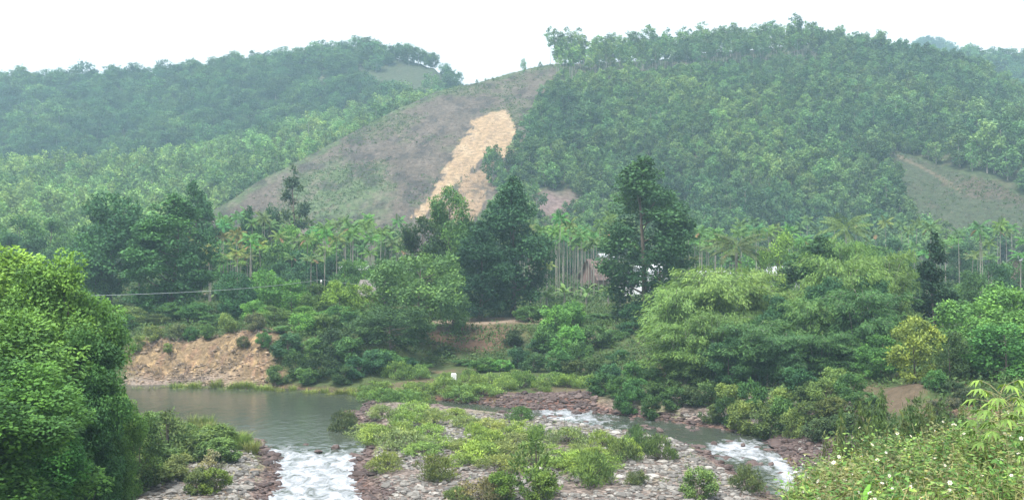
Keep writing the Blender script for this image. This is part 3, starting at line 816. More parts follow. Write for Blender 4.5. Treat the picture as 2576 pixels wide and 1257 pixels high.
# ------------------------------------------------------------------ tree belt at the foot of the hills, left
for i, (u, Y, top, w) in enumerate([(-40, 205, 548, 120), (45, 200, 545, 120), (125, 205, 552, 110), (195, 196, 568, 100), (20, 180, 590, 110), (110, 178, 600, 120), (190, 172, 610, 90),
                                    (235, 165, 560, 110), (350, 175, 530, 90), (60, 150, 630, 110), (160, 148, 640, 110), (240, 140, 660, 90)]):
    T('bushy' if i % 2 else 'dense', u, Y, ORD[i] + ' tree of the dark belt below the wooded slope, at the left', 'belt of trees at the far left', TEAL if i > 3 else MID, top=top, w=w)

# mid distance leafy trees among the palms
mids = [(560, 196, 548, 90, FRESH), (610, 190, 570, 80, MID), (735, 175, 566, 90, FRESH), (800, 180, 592, 90, LIME), (650, 168, 590, 90, MID), (700, 160, 615, 90, MID),
        (760, 158, 630, 110, TEAL), (840, 165, 640, 80, DARK), (720, 150, 660, 90, TEAL), (880, 200, 575, 80, MID), (985, 190, 570, 80, MID), (1190, 185, 560, 80, TEAL),
        (1380, 200, 585, 80, MID), (1440, 215, 580, 80, TEAL), (1750, 200, 585, 90, MID), (1830, 215, 590, 90, TEAL), (1900, 180, 620, 90, FRESH), (1960, 150, 585, 95, LIME),
        (2010, 170, 600, 90, FRESH), (2090, 200, 590, 90, TEAL), (2200, 160, 620, 110, MID), (2270, 130, 640, 120, MID), (2260, 185, 600, 90, TEAL), (2420, 180, 615, 90, TEAL),
        (2490, 140, 660, 100, DARK), (2440, 125, 680, 90, MID), (2560, 160, 640, 90, MID), (1800, 130, 700, 100, FRESH), (1745, 125, 740, 80, MID)]
for i, (u, Y, top, w, c) in enumerate(sorted(mids)):
    land = 'between the left palms and the middle trees' if u < 1000 else ('among the palms in the middle' if u < 1700 else 'behind the bamboo on the right')
    k = sum(1 for m_ in sorted(mids)[:i] if (m_[0] < 1000) == (u < 1000) and (m_[0] < 1700) == (u < 1700))
    T('bushy', u, Y, ORD[k] + ' leafy tree from the left, ' + land, 'leafy trees among the palms', c, top=top, w=w)

# ------------------------------------------------------------------ palms
def palms(n, u0, u1, Y0, Y1, t0, t1, land, color, seed, h_=None, kind='areca', slope=0):
    r = np.random.default_rng(seed)
    uu = np.sort(u0 + (u1 - u0) * (np.arange(n) + r.uniform(.0, 1, n)) / n)
    for i, u in enumerate(uu):
        c = [k * r.uniform(.8, 1.25) for k in color]; c[0] *= r.uniform(.8, 1.12)
        f = (u - u0) / max(1, u1 - u0)
        place(kind, u, r.uniform(Y0, Y1), ORD[i] + ' palm from the left, ' + land, 'areca palms ' + land, c, top=r.uniform(t0 - 24, t1 + 18) + slope * f, wm=r.uniform(2.3, 3.3))
PALM = (.105, .20, .06)
palms(11, 485, 600, 150, 160, 605, 660, 'drooping yellowish grove over the left bank', (.17, .20, .06), 1, slope=-35)
palms(6, 590, 660, 158, 172, 590, 625, 'behind the drooping yellowish grove', (.18, .21, .06), 2)
palms(20, 520, 800, 195, 220, 545, 590, 'far row below the bare slope', PALM, 3)
palms(26, 790, 1010, 165, 190, 572, 610, 'dense grove left of the spreading tree', PALM, 4)
palms(30, 1325, 1545, 160, 190, 560, 600, 'tall grove in the middle with pale trunks', PALM, 5)
palms(5, 1330, 1375, 150, 156, 632, 650, 'small grove right of the tall dark tree', PALM, 6)
palms(14, 1725, 1900, 165, 200, 575, 640, 'right of the tallest dark tree', PALM, 7)
palms(26, 560, 1010, 178, 200, 560, 600, 'second row left of the spreading tree', PALM, 11)
palms(22, 600, 930, 150, 172, 600, 650, 'front row left of the spreading tree', (.115, .21, .06), 12)
palms(24, 1300, 1540, 176, 204, 556, 590, 'rear row of the grove in the middle', PALM, 13)
palms(20, 1720, 2060, 150, 190, 575, 630, 'front row above the bamboo', PALM, 14)
palms(16, 1890, 2300, 190, 225, 560, 600, 'far row behind the bamboo', (.10, .17, .06), 8)
palms(26, 2290, 2580, 150, 200, 560, 640, 'scattered grove at the right edge', PALM, 9)
palms(16, 1080, 1560, 205, 225, 570, 600, 'far row behind the tall dark trees', (.09, .15, .06), 10)
place('coconut', 1852, 150, 'coconut palm with a dead frond left above the bamboo', 'coconut palms', (.075, .11, .04), top=588, w=150)
place('coconut', 2128, 175, 'coconut palm standing high behind the bamboo', 'coconut palms', (.10, .16, .05), top=538, w=130)
place('coconut', 1700, 185, 'coconut palm just right of the tallest dark tree', 'coconut palms', (.08, .14, .05), top=600, w=110)
for i, (u, Y) in enumerate([(1530, 150), (1420, 148), (1475, 147), (1375, 140), (1560, 142), (560, 140), (1790, 140)]):
    place('banana', u, Y, ['broad leaved banana plant under the tall dark conical tree', 'banana plant left of centre below the pale palm trunks', 'banana plant in the middle below the pale palm trunks',
          'banana plant beside the small palm grove', 'banana plant at the foot of the tallest dark tree', 'banana plant under the drooping palms', 'banana plant right behind the bamboo edge'][i],
          'banana plants', (.13, .22, .07), h=3.6)

# ------------------------------------------------------------------ bamboo
bam = [(1715, 99, 735, 170, BAMB, 'yellowish bamboo clump at the left end of the bamboo'),
       (1800, 101, 690, 190, BAMB, 'large arching bamboo clump second from the left'),
       (1875, 103, 690, 180, (.17, .27, .08), 'tall bamboo clump left of the dark pointed tree'),
       (1965, 106, 742, 170, (.14, .24, .075), 'bamboo clump directly in front of the white roof'),
       (1725, 93, 820, 170, (.15, .25, .075), 'low drooping bamboo clump above the pink earth patch'),
       (1800, 92, 800, 170, (.095, .18, .06), 'dull bamboo clump low behind the hedge'),
       (1880, 90, 820, 180, (.07, .15, .055), 'dark bamboo clump low above the stream'),
       (2110, 98, 660, 190, (.13, .23, .075), 'bamboo clump below the coconut palm'),
       (2040, 92, 765, 160, (.10, .20, .07), 'fresh green bamboo clump in the middle of the thicket'),
       (2165, 90, 740, 170, (.065, .15, .055), 'dark bamboo clump behind the round fresh green bush'),
       (2225, 104, 650, 160, (.13, .23, .075), 'bamboo clump at the right end of the thicket'),
       (1960, 88, 850, 150, (.06, .14, .055), 'small dark bamboo clump at the foot of the thicket'),
       (2070, 88, 850, 150, (.055, .135, .05), 'small dark bamboo clump right of the foot of the thicket'),
       (2130, 112, 620, 150, (.12, .22, .07), 'tallest feathery bamboo clump behind the others')]
for i, (u, Y, top, w, c, lb) in enumerate(bam): place('bamboo', u, Y, lb, 'bamboo clumps on the right bank', c, top=top - 14, w=w * (1.0 + .12 * math.sin(i * 2.3)), var=i)

for i, (u, Y, top, w, lb) in enumerate([(1945, 96, 745, 120, 'dark broad leaved tree between the bamboo clumps, leftmost'), (2085, 94, 700, 130, 'dark broad leaved tree in the middle of the bamboo'),
        (2190, 96, 690, 120, 'dark broad leaved tree near the right end of the bamboo'), (1835, 88, 850, 110, 'low dark tree under the bamboo above the hedge')]):
    T('dense', u, Y, lb, 'dark trees among the bamboo', (.05, .13, .06), top=top, w=w)
# ------------------------------------------------------------------ bushes of the right bank terrace
rb = [(2480, 88, 718, 200, (.14, .29, .075)), (2575, 84, 735, 190, (.14, .29, .075)), (2440, 80, 800, 130, (.13, .28, .07)), (2530, 77, 815, 190, (.11, .25, .065)),
      (2215, 82, 845, 115, (.08, .20, .055)), (2255, 86, 880, 90, (.06, .15, .05)), (2390, 78, 830, 90, (.07, .13, .05)), (2620, 80, 800, 150, FRESH)]
for i, (u, Y, top, w, c) in enumerate(rb):
    T('bushy', u, Y, ['tall fresh green bush upper right', 'fresh green bush at the right edge, highest of the frame side', 'fresh green bush right behind the yellow leaved tree',
      'broad fresh green bush near the right edge, lower front', 'round fresh green bush left of the yellow leaved tree', 'dark green bush between round bush and yellow leaved tree',
      'dull green bush touching the right side of the yellow leaved tree', 'fresh green bush cut by the right frame edge'][i], 'fresh green bushes on the right terrace', c, top=top, w=w)

# ------------------------------------------------------------------ bushes along the far bank
def row(kind, items, land, group, adj='bush'):
    items = sorted(items)
    for i, (u, Y, top, w, c) in enumerate(items):
        place(kind, u, Y, ORD[i] + ' ' + adj + ' from the left, ' + land, group, c, top=top, w=w)
row('bushy', [(595, 124, 685, 100, DARK), (575, 130, 700, 70, MID), (665, 126, 680, 90, FRESH), (640, 121, 755, 70, FRESH), (870, 140, 655, 80, MID), (905, 145, 660, 80, FRESH), (960, 150, 650, 70, MID), (690, 130, 690, 80, MID), (735, 124, 705, 95, FRESH),
              (800, 122, 715, 90, (.09, .18, .05)), (855, 120, 705, 100, LIME), (905, 122, 715, 90, LIME), (780, 118, 770, 90, FRESH), (690, 118, 770, 80, (.11, .2, .06)),
              (850, 116, 770, 100, MID), (930, 116, 760, 90, MID), (500, 124, 760, 90, MID), (440, 126, 760, 90, MID), (545, 121, 790, 80, MID), (390, 122, 790, 70, (.09, .13, .05)), (330, 122, 770, 80, OLIVE),
              (300, 118, 790, 80, MID)],
    'on top of the left far bank', 'small trees on top of the left far bank', 'small tree')
row('bankbush', [(720, 108, 840, 90, TEAL), (780, 107, 850, 90, MID), (840, 107, 830, 100, (.06, .10, .045)), (745, 105, 890, 80, (.055, .11, .04)), (810, 104, 895, 90, (.05, .09, .035)),
                 (880, 106, 850, 90, MID), (900, 103, 900, 80, DARK), (940, 104, 880, 80, TEAL), (860, 102, 920, 70, (.055, .10, .04)), (985, 106, 880, 90, MID), (1020, 108, 900, 80, TEAL),
                 (700, 104, 920, 60, (.07, .13, .045)), (770, 103, 925, 60, MID), (700, 112, 820, 70, MID), (760, 113, 790, 80, FRESH), (820, 113, 790, 90, (.09, .16, .05)), (1060, 108, 915, 70, MID)],
    'covering the bank beside the pool', 'bushes covering the bank beside the pool')
row('bankbush', [(1170, 112, 905, 70, MID), (1215, 108, 900, 80, (.09, .19, .055)), (1260, 108, 905, 60, FRESH), (1305, 110, 875, 70, TEAL), (1340, 107, 890, 70, (.06, .125, .05)), (1400, 106, 880, 80, MID),
                 (1450, 104, 905, 80, (.06, .10, .04)), (1290, 119, 830, 70, (.05, .08, .035)), (1355, 117, 845, 70, TEAL), (1500, 103, 900, 70, (.06, .115, .045)), (1120, 116, 870, 60, (.045, .07, .03)),
                 (1395, 120, 770, 90, FRESH), (1440, 124, 760, 80, FRESH), (1380, 116, 820, 80, (.08, .165, .05)), (1430, 112, 820, 90, FRESH), (1490, 114, 820, 90, (.085, .17, .055)),
                 (1540, 116, 830, 80, MID), (1500, 128, 790, 80, (.10, .20, .07)), (1560, 130, 780, 80, (.09, .18, .06)), (1590, 118, 810, 80, DARK), (1640, 116, 800, 70, DARK), (1460, 108, 860, 70, MID),
                 (1610, 125, 760, 90, DARK), (1660, 122, 770, 60, MID), (1330, 128, 770, 70, MID), (1555, 108, 880, 60, DARK)],
    'on the bank below the middle trees', 'bushes on the bank below the middle trees')
row('bankbush', [(1520, 93, 940, 80, (.055, .12, .04)), (1565, 91, 950, 80, (.06, .135, .04)), (1610, 89, 955, 90, (.065, .145, .045)), (1660, 88, 960, 70, (.055, .12, .04)), (1700, 86, 975, 70, (.06, .125, .04)),
                 (1745, 86, 970, 70, (.07, .12, .05)), (1530, 98, 915, 70, TEAL), (1600, 96, 910, 80, MID), (1650, 94, 925, 70, (.075, .15, .05)), (1790, 85, 960, 80, (.07, .13, .045)), (1840, 84, 965, 80, OLIVE),
                 (1720, 91, 930, 80, (.08, .15, .05)), (1890, 82, 960, 80, MID), (1640, 85, 995, 60, (.05, .115, .035)), (1575, 87, 985, 70, (.055, .13, .04))],
    'dense green hedge over the right stream', 'bushes of the dense hedge over the right stream')
row('bankbush', [(1950, 80, 975, 80, OLIVE), (1870, 79, 1010, 80, OLIVE), (1920, 77, 1030, 90, (.11, .165, .055)), (1980, 77, 1000, 90, MID), (2030, 80, 960, 90, (.075, .13, .045)), (2080, 78, 955, 90, OLIVE),
                 (2040, 75, 1010, 90, (.09, .145, .05)), (2100, 74, 1000, 80, (.11, .15, .05)), (1995, 74, 1035, 70, OLIVE), (2140, 77, 940, 80, MID), (2170, 74, 985, 70, MID), (1830, 81, 1000, 70, (.06, .12, .04)),
                 (1790, 82, 1015, 60, (.09, .13, .05)), (2060, 71, 1050, 80, (.075, .11, .05)), (2130, 70, 1040, 80, (.07, .11, .045)), (2190, 68, 1020, 80, (.06, .105, .045)), (2010, 84, 925, 80, DARK),
                 (2350, 72, 930, 60, MID), (2400, 71, 960, 60, (.05, .09, .04)), (2440, 69, 975, 70, (.08, .11, .06)), (2380, 66, 1000, 80, (.09, .10, .065)), (2110, 82, 925, 80, OLIVE)],
    'on the right bank slope below the bamboo', 'bushes on the right bank slope')

# ------------------------------------------------------------------ bushes on the gravel bars
def poly_scatter(poly, n, dmin, seed, k=40):
    r = np.random.default_rng(seed); P = np.array(poly); lo, hi = P.min(0), P.max(0); out_ = []
    for _ in range(n * k):
        q = lo + (hi - lo) * r.uniform(0, 1, 2)
        if not in_poly(q[0], q[1], poly): continue
        if all(((q[0] - a[0]) / dmin) ** 2 + ((q[1] - a[1]) / (dmin * .33)) ** 2 > 1 for a in out_): out_.append(q)
        if len(out_) >= n: break
    return out_
def rows_of(pts, kind, lands, group, colors, hr, wr, seed, adj='bush'):
    """pts in frame coordinates of the foot of each plant; lands = [(row limit, phrase)] from back to front"""
    r = np.random.default_rng(seed); lo = 0
    for lim, phrase in lands:
        sel = sorted([p for p in pts if lo <= p[1] < lim], key=lambda p: p[0]); lo = lim
        for i, p in enumerate(sel):
            c = colors[int(r.integers(len(colors)))]
            Y = CZ * F / (p[1] - HOR) * .965
            place(kind, p[0], Y, ORD[i] + ' ' + adj + ' from the left, ' + phrase, group, c, h=r.uniform(*hr), wm=r.uniform(*wr))
BAR = [(890, 1056), (1000, 1044), (1150, 1052), (1300, 1086), (1480, 1118), (1580, 1140), (1590, 1155), (1540, 1180), (1480, 1198), (1300, 1190), (1120, 1168), (1000, 1130), (910, 1090)]
BARC = [(.20, .30, .085), (.22, .31, .09), (.18, .28, .075), (.23, .29, .10), (.18, .24, .095), (.21, .32, .075)]
rows_of(poly_scatter(BAR, 62, 62, 301), 'lowbush', [(1085, 'back row on the central gravel bar'), (1120, 'second row on the central gravel bar'), (1155, 'third row on the central gravel bar'),
        (1220, 'front row on the central gravel bar')], 'low bushes on the central gravel bar', BARC, (.6, 1.15), (1.9, 3.2), 302)
UB = [(925, 975), (1000, 958), (1150, 962), (1400, 968), (1500, 980), (1400, 988), (1300, 992), (1200, 1000), (1000, 1008), (930, 1022)]
rows_of(poly_scatter(UB, 46, 46, 303), 'lowbush', [(975, 'back row on the upper bar under the bank'), (992, 'middle row on the upper bar'), (1030, 'front row on the upper bar')],
        'low bushes on the upper bar', [(.15, .25, .07), (.17, .27, .08), (.13, .22, .065)], (.9, 1.5), (2.0, 3.4), 304)
singles = [(866, 1062, 1.7, 2.2, (.085, .115, .05), 'olive bush standing in the water at the left tip of the central bar'),
           (975, 1180, 1.0, 2.4, (.17, .22, .07), 'yellow green bush alone above the red stones by the rapids'),
           (1088, 1205, 1.3, 2.6, (.14, .19, .06), 'bush jutting forward onto the stones left of centre'),
           (1488, 1222, 1.7, 2.3, (.12, .20, .055), 'upright round bush at the right front of the central bar'),
           (1215, 1262, 1.1, 3.0, (.17, .17, .09), 'faded grassy bush low in the frame centre'),
           (1880, 1235, 1.3, 1.8, (.12, .16, .06), 'bush beside the right stream near the bottom'),
           (1655, 1160, 1.5, 2.2, (.09, .15, .05), 'dark bush where the right stream leaves the central bar'),
           (1600, 1140, 1.6, 1.7, (.09, .16, .06), 'tall blue green bush at the right end of the central bar'),
           (1310, 1056, .9, 2.2, (.08, .16, .05), 'dark green bush leaning over the right stream'),
           (1605, 1225, .8, 1.5, (.13, .17, .07), 'small pale bush on the gravel right of centre'),
           (1560, 1165, 1.3, 2.4, (.12, .18, .06), 'bush closing the central bar at the right')]
for u, p, h_, w_, c, lb in singles: place('lowbush', u, CZ * F / (p - HOR) * .965, lb, None, c, h=h_, wm=w_)

# left bank slope between the acacias and the pool
lp = poly_scatter([(200, 1100), (330, 1085), (400, 1075), (470, 1085), (620, 1125), (600, 1160), (460, 1215), (330, 1260), (180, 1290)], 30, 58, 310)
rows_of(lp, 'bankbush', [(1130, 'back row on the grassy left bank'), (1180, 'middle row on the grassy left bank'), (1300, 'front row on the grassy left bank')],
        'bushes on the grassy left bank', [(.12, .20, .06), (.14, .21, .07), (.11, .18, .06), (.16, .21, .085)], (.9, 1.7), (2.0, 3.2), 311)
place('thinbush', 422, 66, 'spiky grey green bush rising from the left bank over the pool', None, (.10, .15, .06), h=3.0, wm=3.0)
place('bushy', 350, 58, 'arching dark bush dipping towards the pool at the left', None, (.055, .11, .03), h=4.0, wm=2.4)
place('thinbush', 530, 62, 'pale flowering bush at the tip of the left bank', None, (.24, .24, .16), h=1.6, wm=1.8)
place('bankbush', 540, 58, 'small yellow green bush on the left gravel near the bottom', None, (.14, .22, .05), h=1.3, wm=1.6)
tg = poly_scatter([(430, 1075), (520, 1080), (640, 1120), (645, 1140), (560, 1130), (450, 1110)], 34, 26, 312)
rows_of(tg, 'tuft', [(1105, 'back row at the edge of the pool'), (1125, 'middle row at the edge of the pool'), (1160, 'front row at the edge of the pool')],
        'tall grass tufts at the edge of the pool', [(.16, .24, .06), (.14, .22, .05), (.18, .23, .08)], (.8, 1.3), (1.2, 1.8), 313, 'grass tuft')
tg = poly_scatter([(330, 965), (420, 960), (560, 960), (900, 975), (930, 985), (700, 972), (420, 966)], 38, 20, 314, 200)
rows_of(tg, 'tuft', [(965, 'hindmost on the far shore of the pool'), (1000, 'at the water line of the far shore')],
        'grass tufts on the far shore', [(.22, .27, .07), (.17, .23, .06)], (.6, 1.1), (1.2, 2.2), 315, 'grass tuft')

for i, (u, Y, h_, c) in enumerate([(385, 112.5, 1.6, OLIVE), (450, 113.5, 1.8, (.12, .16, .07)), (520, 113, 1.5, MID), (575, 113, 1.9, OLIVE), (640, 112.5, 1.8, (.13, .15, .08)), (612, 109.5, 1.1, (.12, .14, .07)),
        (348, 111, 1.5, OLIVE), (662, 109, 1.5, MID), (480, 113.5, 1.4, MID), (420, 110.5, .9, OLIVE)]):
    place('bankbush', u, Y, ORD[i] + ' bush listed along the lip of the eroded bank' if 0 else ['bush at the left end of the eroded bank lip', 'bush on the lip over the left third of the eroded bank', 'bush on the lip over the middle of the eroded bank',
        'bush on the lip right of the middle of the eroded bank', 'bush at the right end of the eroded bank lip', 'small bush growing out of the right half of the eroded bank', 'bush at the foot of the bank lip, far left end',
        'bush low at the right end of the eroded bank', 'bush on the lip just left of the middle of the eroded bank', 'smallest bush on the face of the eroded bank at left'][i], 'bushes on the lip of the eroded left bank', c, h=h_)
# gravel front: weeds
for i, (u, p, h_, k_, c, lb) in enumerate([(1350, 1275, 3.0, 'thinbush', (.11, .20, .05), 'tall leafy weed standing up from the stones in the centre bottom'),
        (1255, 1290, 1.5, 'bankbush', (.10, .19, .04), 'bright leafy weed with pale blossoms at the bottom centre'),
        (1355, 1290, 1.6, 'bankbush', (.12, .20, .05), 'leafy weed at the foot of the tall weed in the centre bottom'),
        (500, 1270, 1.2, 'bankbush', (.13, .18, .07), 'sprawling weed on the left gravel'),
        (1760, 1285, 1.6, 'bankbush', (.15, .22, .07), 'weedy bush at the bottom edge left of the right stream'),
        (1150, 1290, .8, 'lowbush', (.14, .2, .07), 'small tuft like bush at the bottom edge by the stones')]):
    place(k_, u, CZ * F / (p - HOR), lb, None, c, h=h_)
# ================================================================== forest on the hills
def hill_tree_mesh(name, seed, h, R, z0f, nb, n, L, W, prof, mats, jit=.3, sub=4):
    r = np.random.default_rng(seed); z0 = h * z0f
    P, D, Nn, Ls, Ws, tt, bo, br = crown(r, R, z0, h - z0, nb, n, L, W, prof, br=(.3, .48), sub=sub, jit=jit, up=.7)
    mb = trunk_mesh(r, h, .11, bo, br, limbs=6, sides=5)
    mb.M = [np.ones_like(m_) for m_ in mb.M]
    add_leaves(mb, P, D, Nn, Ls, Ws, 0, tt)
    return mb.mesh(name, mats)
HT = [hill_tree_mesh('acacia', 400 + s, 7.5, 2.5, .16, 15, 1100, .50, .30, prof_col if s % 2 else prof_round, [M_HLEAF, M_HBARK]) for s in range(5)]
HBT = [hill_tree_mesh('slope_acacia', 430 + s, 8, 2.6, .16, 15, 1100, .50, .30, prof_col if s % 2 else prof_round, [M_HBRIGHT, M_HBARK]) for s in range(4)]
HDT = [hill_tree_mesh('wild_tree', 410 + s, 9, 4.2, .14, 18, 1500, .62, .40, prof_round, [M_HDARK, M_HBARK]) for s in range(4)]
HTT = [hill_tree_mesh('tall_plantation_tree', 420 + s, 15, 2.7, .45, 14, 1000, .55, .33, prof_round, [M_HLEAF, M_HBARK], jit=.45) for s in range(4)]

def scatter_hill(u0, u1, Y0f, Y1f, spacing, seed, keep):
    r = np.random.default_rng(seed); pts = []
    Y = Y0f
    while Y < Y1f:
        xa, xb = (u0 - 1288) / F * Y, (u1 - 1288) / F * Y
        n = max(1, int((xb - xa) / spacing))
        xs = xa + (np.arange(n) + r.uniform(0, 1, n)) * (xb - xa) / n
        pts.append(np.stack([xs, Y + r.uniform(-.5, .5, n) * spacing], 1)); Y += spacing * .9
    P = np.concatenate(pts); x, y = P[:, 0], P[:, 1]; z = H(x, y); u = U(x, y); py = PY(y, z)
    m = keep(x, y, z, u, py)
    return np.stack([x, y, z], 1)[m], u[m], py[m]
def top_of(u, y, k): # which hill is topmost at that point
    return k

def crestR(k, u): return np.interp(u, *HILLS[k]['r'])
def hillmax(u, y):
    best = np.full(u.shape, -999.0); who = np.full(u.shape, '', dtype='<U1')
    for k in HILLS:
        v = hill_z(k, u, y)
        if k in 'AEF': v = np.where(y < HILLS[k]['b'] - 5, -999, v)
        w = v > best; best = np.where(w, v, best); who = np.where(w, k, who)
    return who
def keepB(x, y, z, u, py):
    w = hillmax(u, y); nn = fbm(x * .15, y * .15, 500) * 8
    bare = in_poly(u + nn, py + nn, BARE_B) & (w == 'B')
    slide = in_poly(u, py, [(p[0], p[1]) for p in SLIDE]) | in_poly(u, py, SLIDE2)
    bd = in_poly(u + nn, py + nn, BARE_D)
    dk = (((u - 1400) / 70) ** 2 + ((py - 520) / 40) ** 2) < 1
    return (w == 'B') & ~bare & ~slide & ~bd & ~(dk & (y < 330)) & (u > 1150) & (y < crestR('B', u) + 12) & (z > 7)
def keepD(x, y, z, u, py):
    w = hillmax(u, y); nn = fbm(x * .15, y * .15, 500) * 8
    return (w == 'D') & ~in_poly(u + nn, py + nn, BARE_D) & (y < crestR('D', u) + 15) & (z > 7)
def keepE(x, y, z, u, py): return (hillmax(u, y) == 'E') & (u > 2380) & (y > 560) & (y < 665)
def keepA(x, y, z, u, py):
    w = hillmax(u, y); bare = (((u - 1020) / 95) ** 2 + ((py - 205) / 36) ** 2 < 1)
    return (w == 'A') & ~bare & (y < crestR('A', u) + 10) & (y > 430) & (u < 1165)
def keepG(x, y, z, u, py):
    w = hillmax(u, y)
    return ((w == 'G') | (w == 'I')) & (y < crestR('G', u) + 10) & (z > 6.5)

FB, uB, pB = scatter_hill(1150, 2700, 258, 470, 3.3, 501, keepB)
FD, uD, pD = scatter_hill(2200, 2750, 256, 380, 4.6, 502, keepD)
FE, uE, pE = scatter_hill(2380, 2750, 560, 665, 6.5, 503, keepE)
FA, uA, pA = scatter_hill(-150, 1170, 430, 660, 5.6, 504, keepA)
FG, uG, pG = scatter_hill(-150, 1200, 262, 520, 4.6, 505, keepG)
# tall open plantation along the crest of the big hill: leave out the small trees there
crest_zone = lambda P, u: (P[:, 1] > crestR('B', u) - 42) & (u > 1378) & (u < 2060)
cz = crest_zone(FB, uB)
FBc, uBc = FB[cz], uB[cz]; FB, uB, pB = FB[~cz], uB[~cz], pB[~cz]
sel = rng.uniform(0, 1, len(FBc)) < np.where(FBc[:, 1] > crestR('B', uBc) - 32, .72, 0.0)
FBt, uBt = FBc[sel], uBc[sel]
FBs = FBc[~sel & (FBc[:, 1] < crestR('B', uBc) - 20)]

rf = np.random.default_rng(77)
IND = 300
def hill_ind(P, u, meshes, name, lab, group, smin, smax):
    for i in range(len(P)):
        o = link(name, meshes[int(rf.integers(len(meshes)))], None, tuple(P[i] - [0, 0, .2]))
        s = rf.uniform(smin, smax); w_ = rf.uniform(.85, 1.2)
        o.scale = (s * w_, s * w_, s); o.rotation_euler = (0, 0, rf.uniform(0, 6.28))
        l = lab(u[i], P[i]); o['label'] = l; o['category'] = 'tree'; o['group'] = group + ' ' + l.split(', ')[-1]
# nearest trees of the slopes stand as single objects
LM = [(60, 'at the left frame edge'), (150, 'above the far left belt'), (250, 'above the end of the left belt'), (430, 'above the left dark trees'), (560, 'over the drooping palms'), (1420, 'right of the landslide foot'), (1600, 'left of the tallest dark tree'), (1760, 'right of the tallest dark tree'),
      (1950, 'over the left half of the bamboo'), (2120, 'over the coconut palm'), (2250, 'over the right half of the bamboo'), (2420, 'over the dark columnar tree'), (9999, 'over the right edge palms')]
def tier(p, ya, yb): return 'lowest tier' if p[1] < ya else ('middle tier' if p[1] < yb else 'upper tier')
def lmk(u): return [t for l, t in LM if u < l][0]
def cut(P, u, n):
    vis = (u > -60) & (u < 2640)
    idx = np.where(vis)[0]; k = idx[np.argsort(P[idx, 1])[:n]]
    m = np.zeros(len(P), bool); m[k] = True
    return P[m], u[m], P[~m], u[~m]
iB, iuB, FB, uB = cut(FB, uB, 170); iD, iuD, FD, uD = cut(FD, uD, 30); iG, iuG, FG, uG = cut(FG, uG, 100)
qB, qD, qG = [np.percentile(a[:, 1], [33, 66]) for a in (iB, iD, iG)]
hill_ind(iB, iuB, HT, 'acacia_tree', lambda u, p: 'young acacia, big hill foot, ' + tier(p, qB[0], qB[1]) + ', ' + lmk(u), 'acacias at the foot of the big hill', .65, 1.1)
hill_ind(iD, iuD, HT, 'acacia_tree', lambda u, p: 'acacia, right spur foot, ' + tier(p, qD[0], qD[1]) + ', ' + lmk(u), 'acacias on the right spur', .9, 1.3)
hill_ind(iG, iuG, HBT, 'acacia_tree', lambda u, p: 'light acacia on the left slope, ' + tier(p, qG[0], qG[1]) + ', ' + lmk(u), 'acacias on the left slope', .9, 1.4)

def gn_forest(name, P, meshes, smin, smax, label, seed, protos_name):
    r = np.random.default_rng(seed); n = len(P)
    me = bpy.data.meshes.new(name); me.vertices.add(n); me.vertices.foreach_set('co', (P - np.array([0, 0, .2])).ravel().astype(np.float32))
    a = me.attributes.new('rotz', 'FLOAT_VECTOR', 'POINT'); v = np.zeros((n, 3)); v[:, 2] = r.uniform(0, 6.28, n); v[:, :2] = r.normal(0, .05, (n, 2)); a.data.foreach_set('vector', v.ravel().astype(np.float32))
    a = me.attributes.new('scl', 'FLOAT_VECTOR', 'POINT'); s = r.uniform(smin, smax, n) * np.where(r.uniform(0, 1, n) < .06, 1.35, 1)
    w_ = r.uniform(.85, 1.2, n); a.data.foreach_set('vector', np.stack([s * w_, s * w_, s], 1).ravel().astype(np.float32))
    a = me.attributes.new('pick', 'INT', 'POINT'); a.data.foreach_set('value', r.integers(0, len(meshes), n).astype(np.int32))
    for mm in meshes[0].materials: me.materials.append(mm)
    ng = bpy.data.node_groups.new(name, 'GeometryNodeTree')
    ng.interface.new_socket('Geometry', in_out='INPUT', socket_type='NodeSocketGeometry'); ng.interface.new_socket('Geometry', in_out='OUTPUT', socket_type='NodeSocketGeometry')
    A = ng.nodes.new; gi = A('NodeGroupInput'); go = A('NodeGroupOutput'); iop = A('GeometryNodeInstanceOnPoints'); jn = A('GeometryNodeGeometryToInstance')
    obs = protos_of(protos_name, meshes)
    for o in reversed(obs):
        oi = A('GeometryNodeObjectInfo'); oi.inputs['Object'].default_value = o; oi.transform_space = 'ORIGINAL'
        ng.links.new(oi.outputs['Geometry'], jn.inputs[0])
    def attr(nm, tp):
        q = A('GeometryNodeInputNamedAttribute'); q.data_type = tp; q.inputs['Name'].default_value = nm; return q.outputs['Attribute']
    ng.links.new(gi.outputs[0], iop.inputs['Points']); ng.links.new(jn.outputs[0], iop.inputs['Instance'])
    iop.inputs['Pick Instance'].default_value = True
    ng.links.new(attr('pick', 'INT'), iop.inputs['Instance Index']); ng.links.new(attr('rotz', 'FLOAT_VECTOR'), iop.inputs['Rotation']); ng.links.new(attr('scl', 'FLOAT_VECTOR'), iop.inputs['Scale'])
    ng.links.new(iop.outputs[0], go.inputs[0])
    o = stuff(name, me, label, 'forest'); md = o.modifiers.new('scatter', 'NODES'); md.node_group = ng
    return o
PRO = {}
def protos_of(key, meshes):
    """real trees of the scene serve as the sources of the far forest"""
    return PRO[key]
def proto_objs(key, meshes, P, name, labs, group, s=1.0):
    L_ = []
    for i, me in enumerate(meshes):
        o = link(name, me, None, tuple(P[i])); o.scale = (s, s, s)
        tag(o, labs[i], 'tree', group); L_.append(o)
    PRO[key] = L_
def at_uy(u, Y):
    x, y = XY(u, Y); return (x, y, h1(x, y) - .2)
pl = ['left', 'middle', 'right', 'far right', 'rearmost']
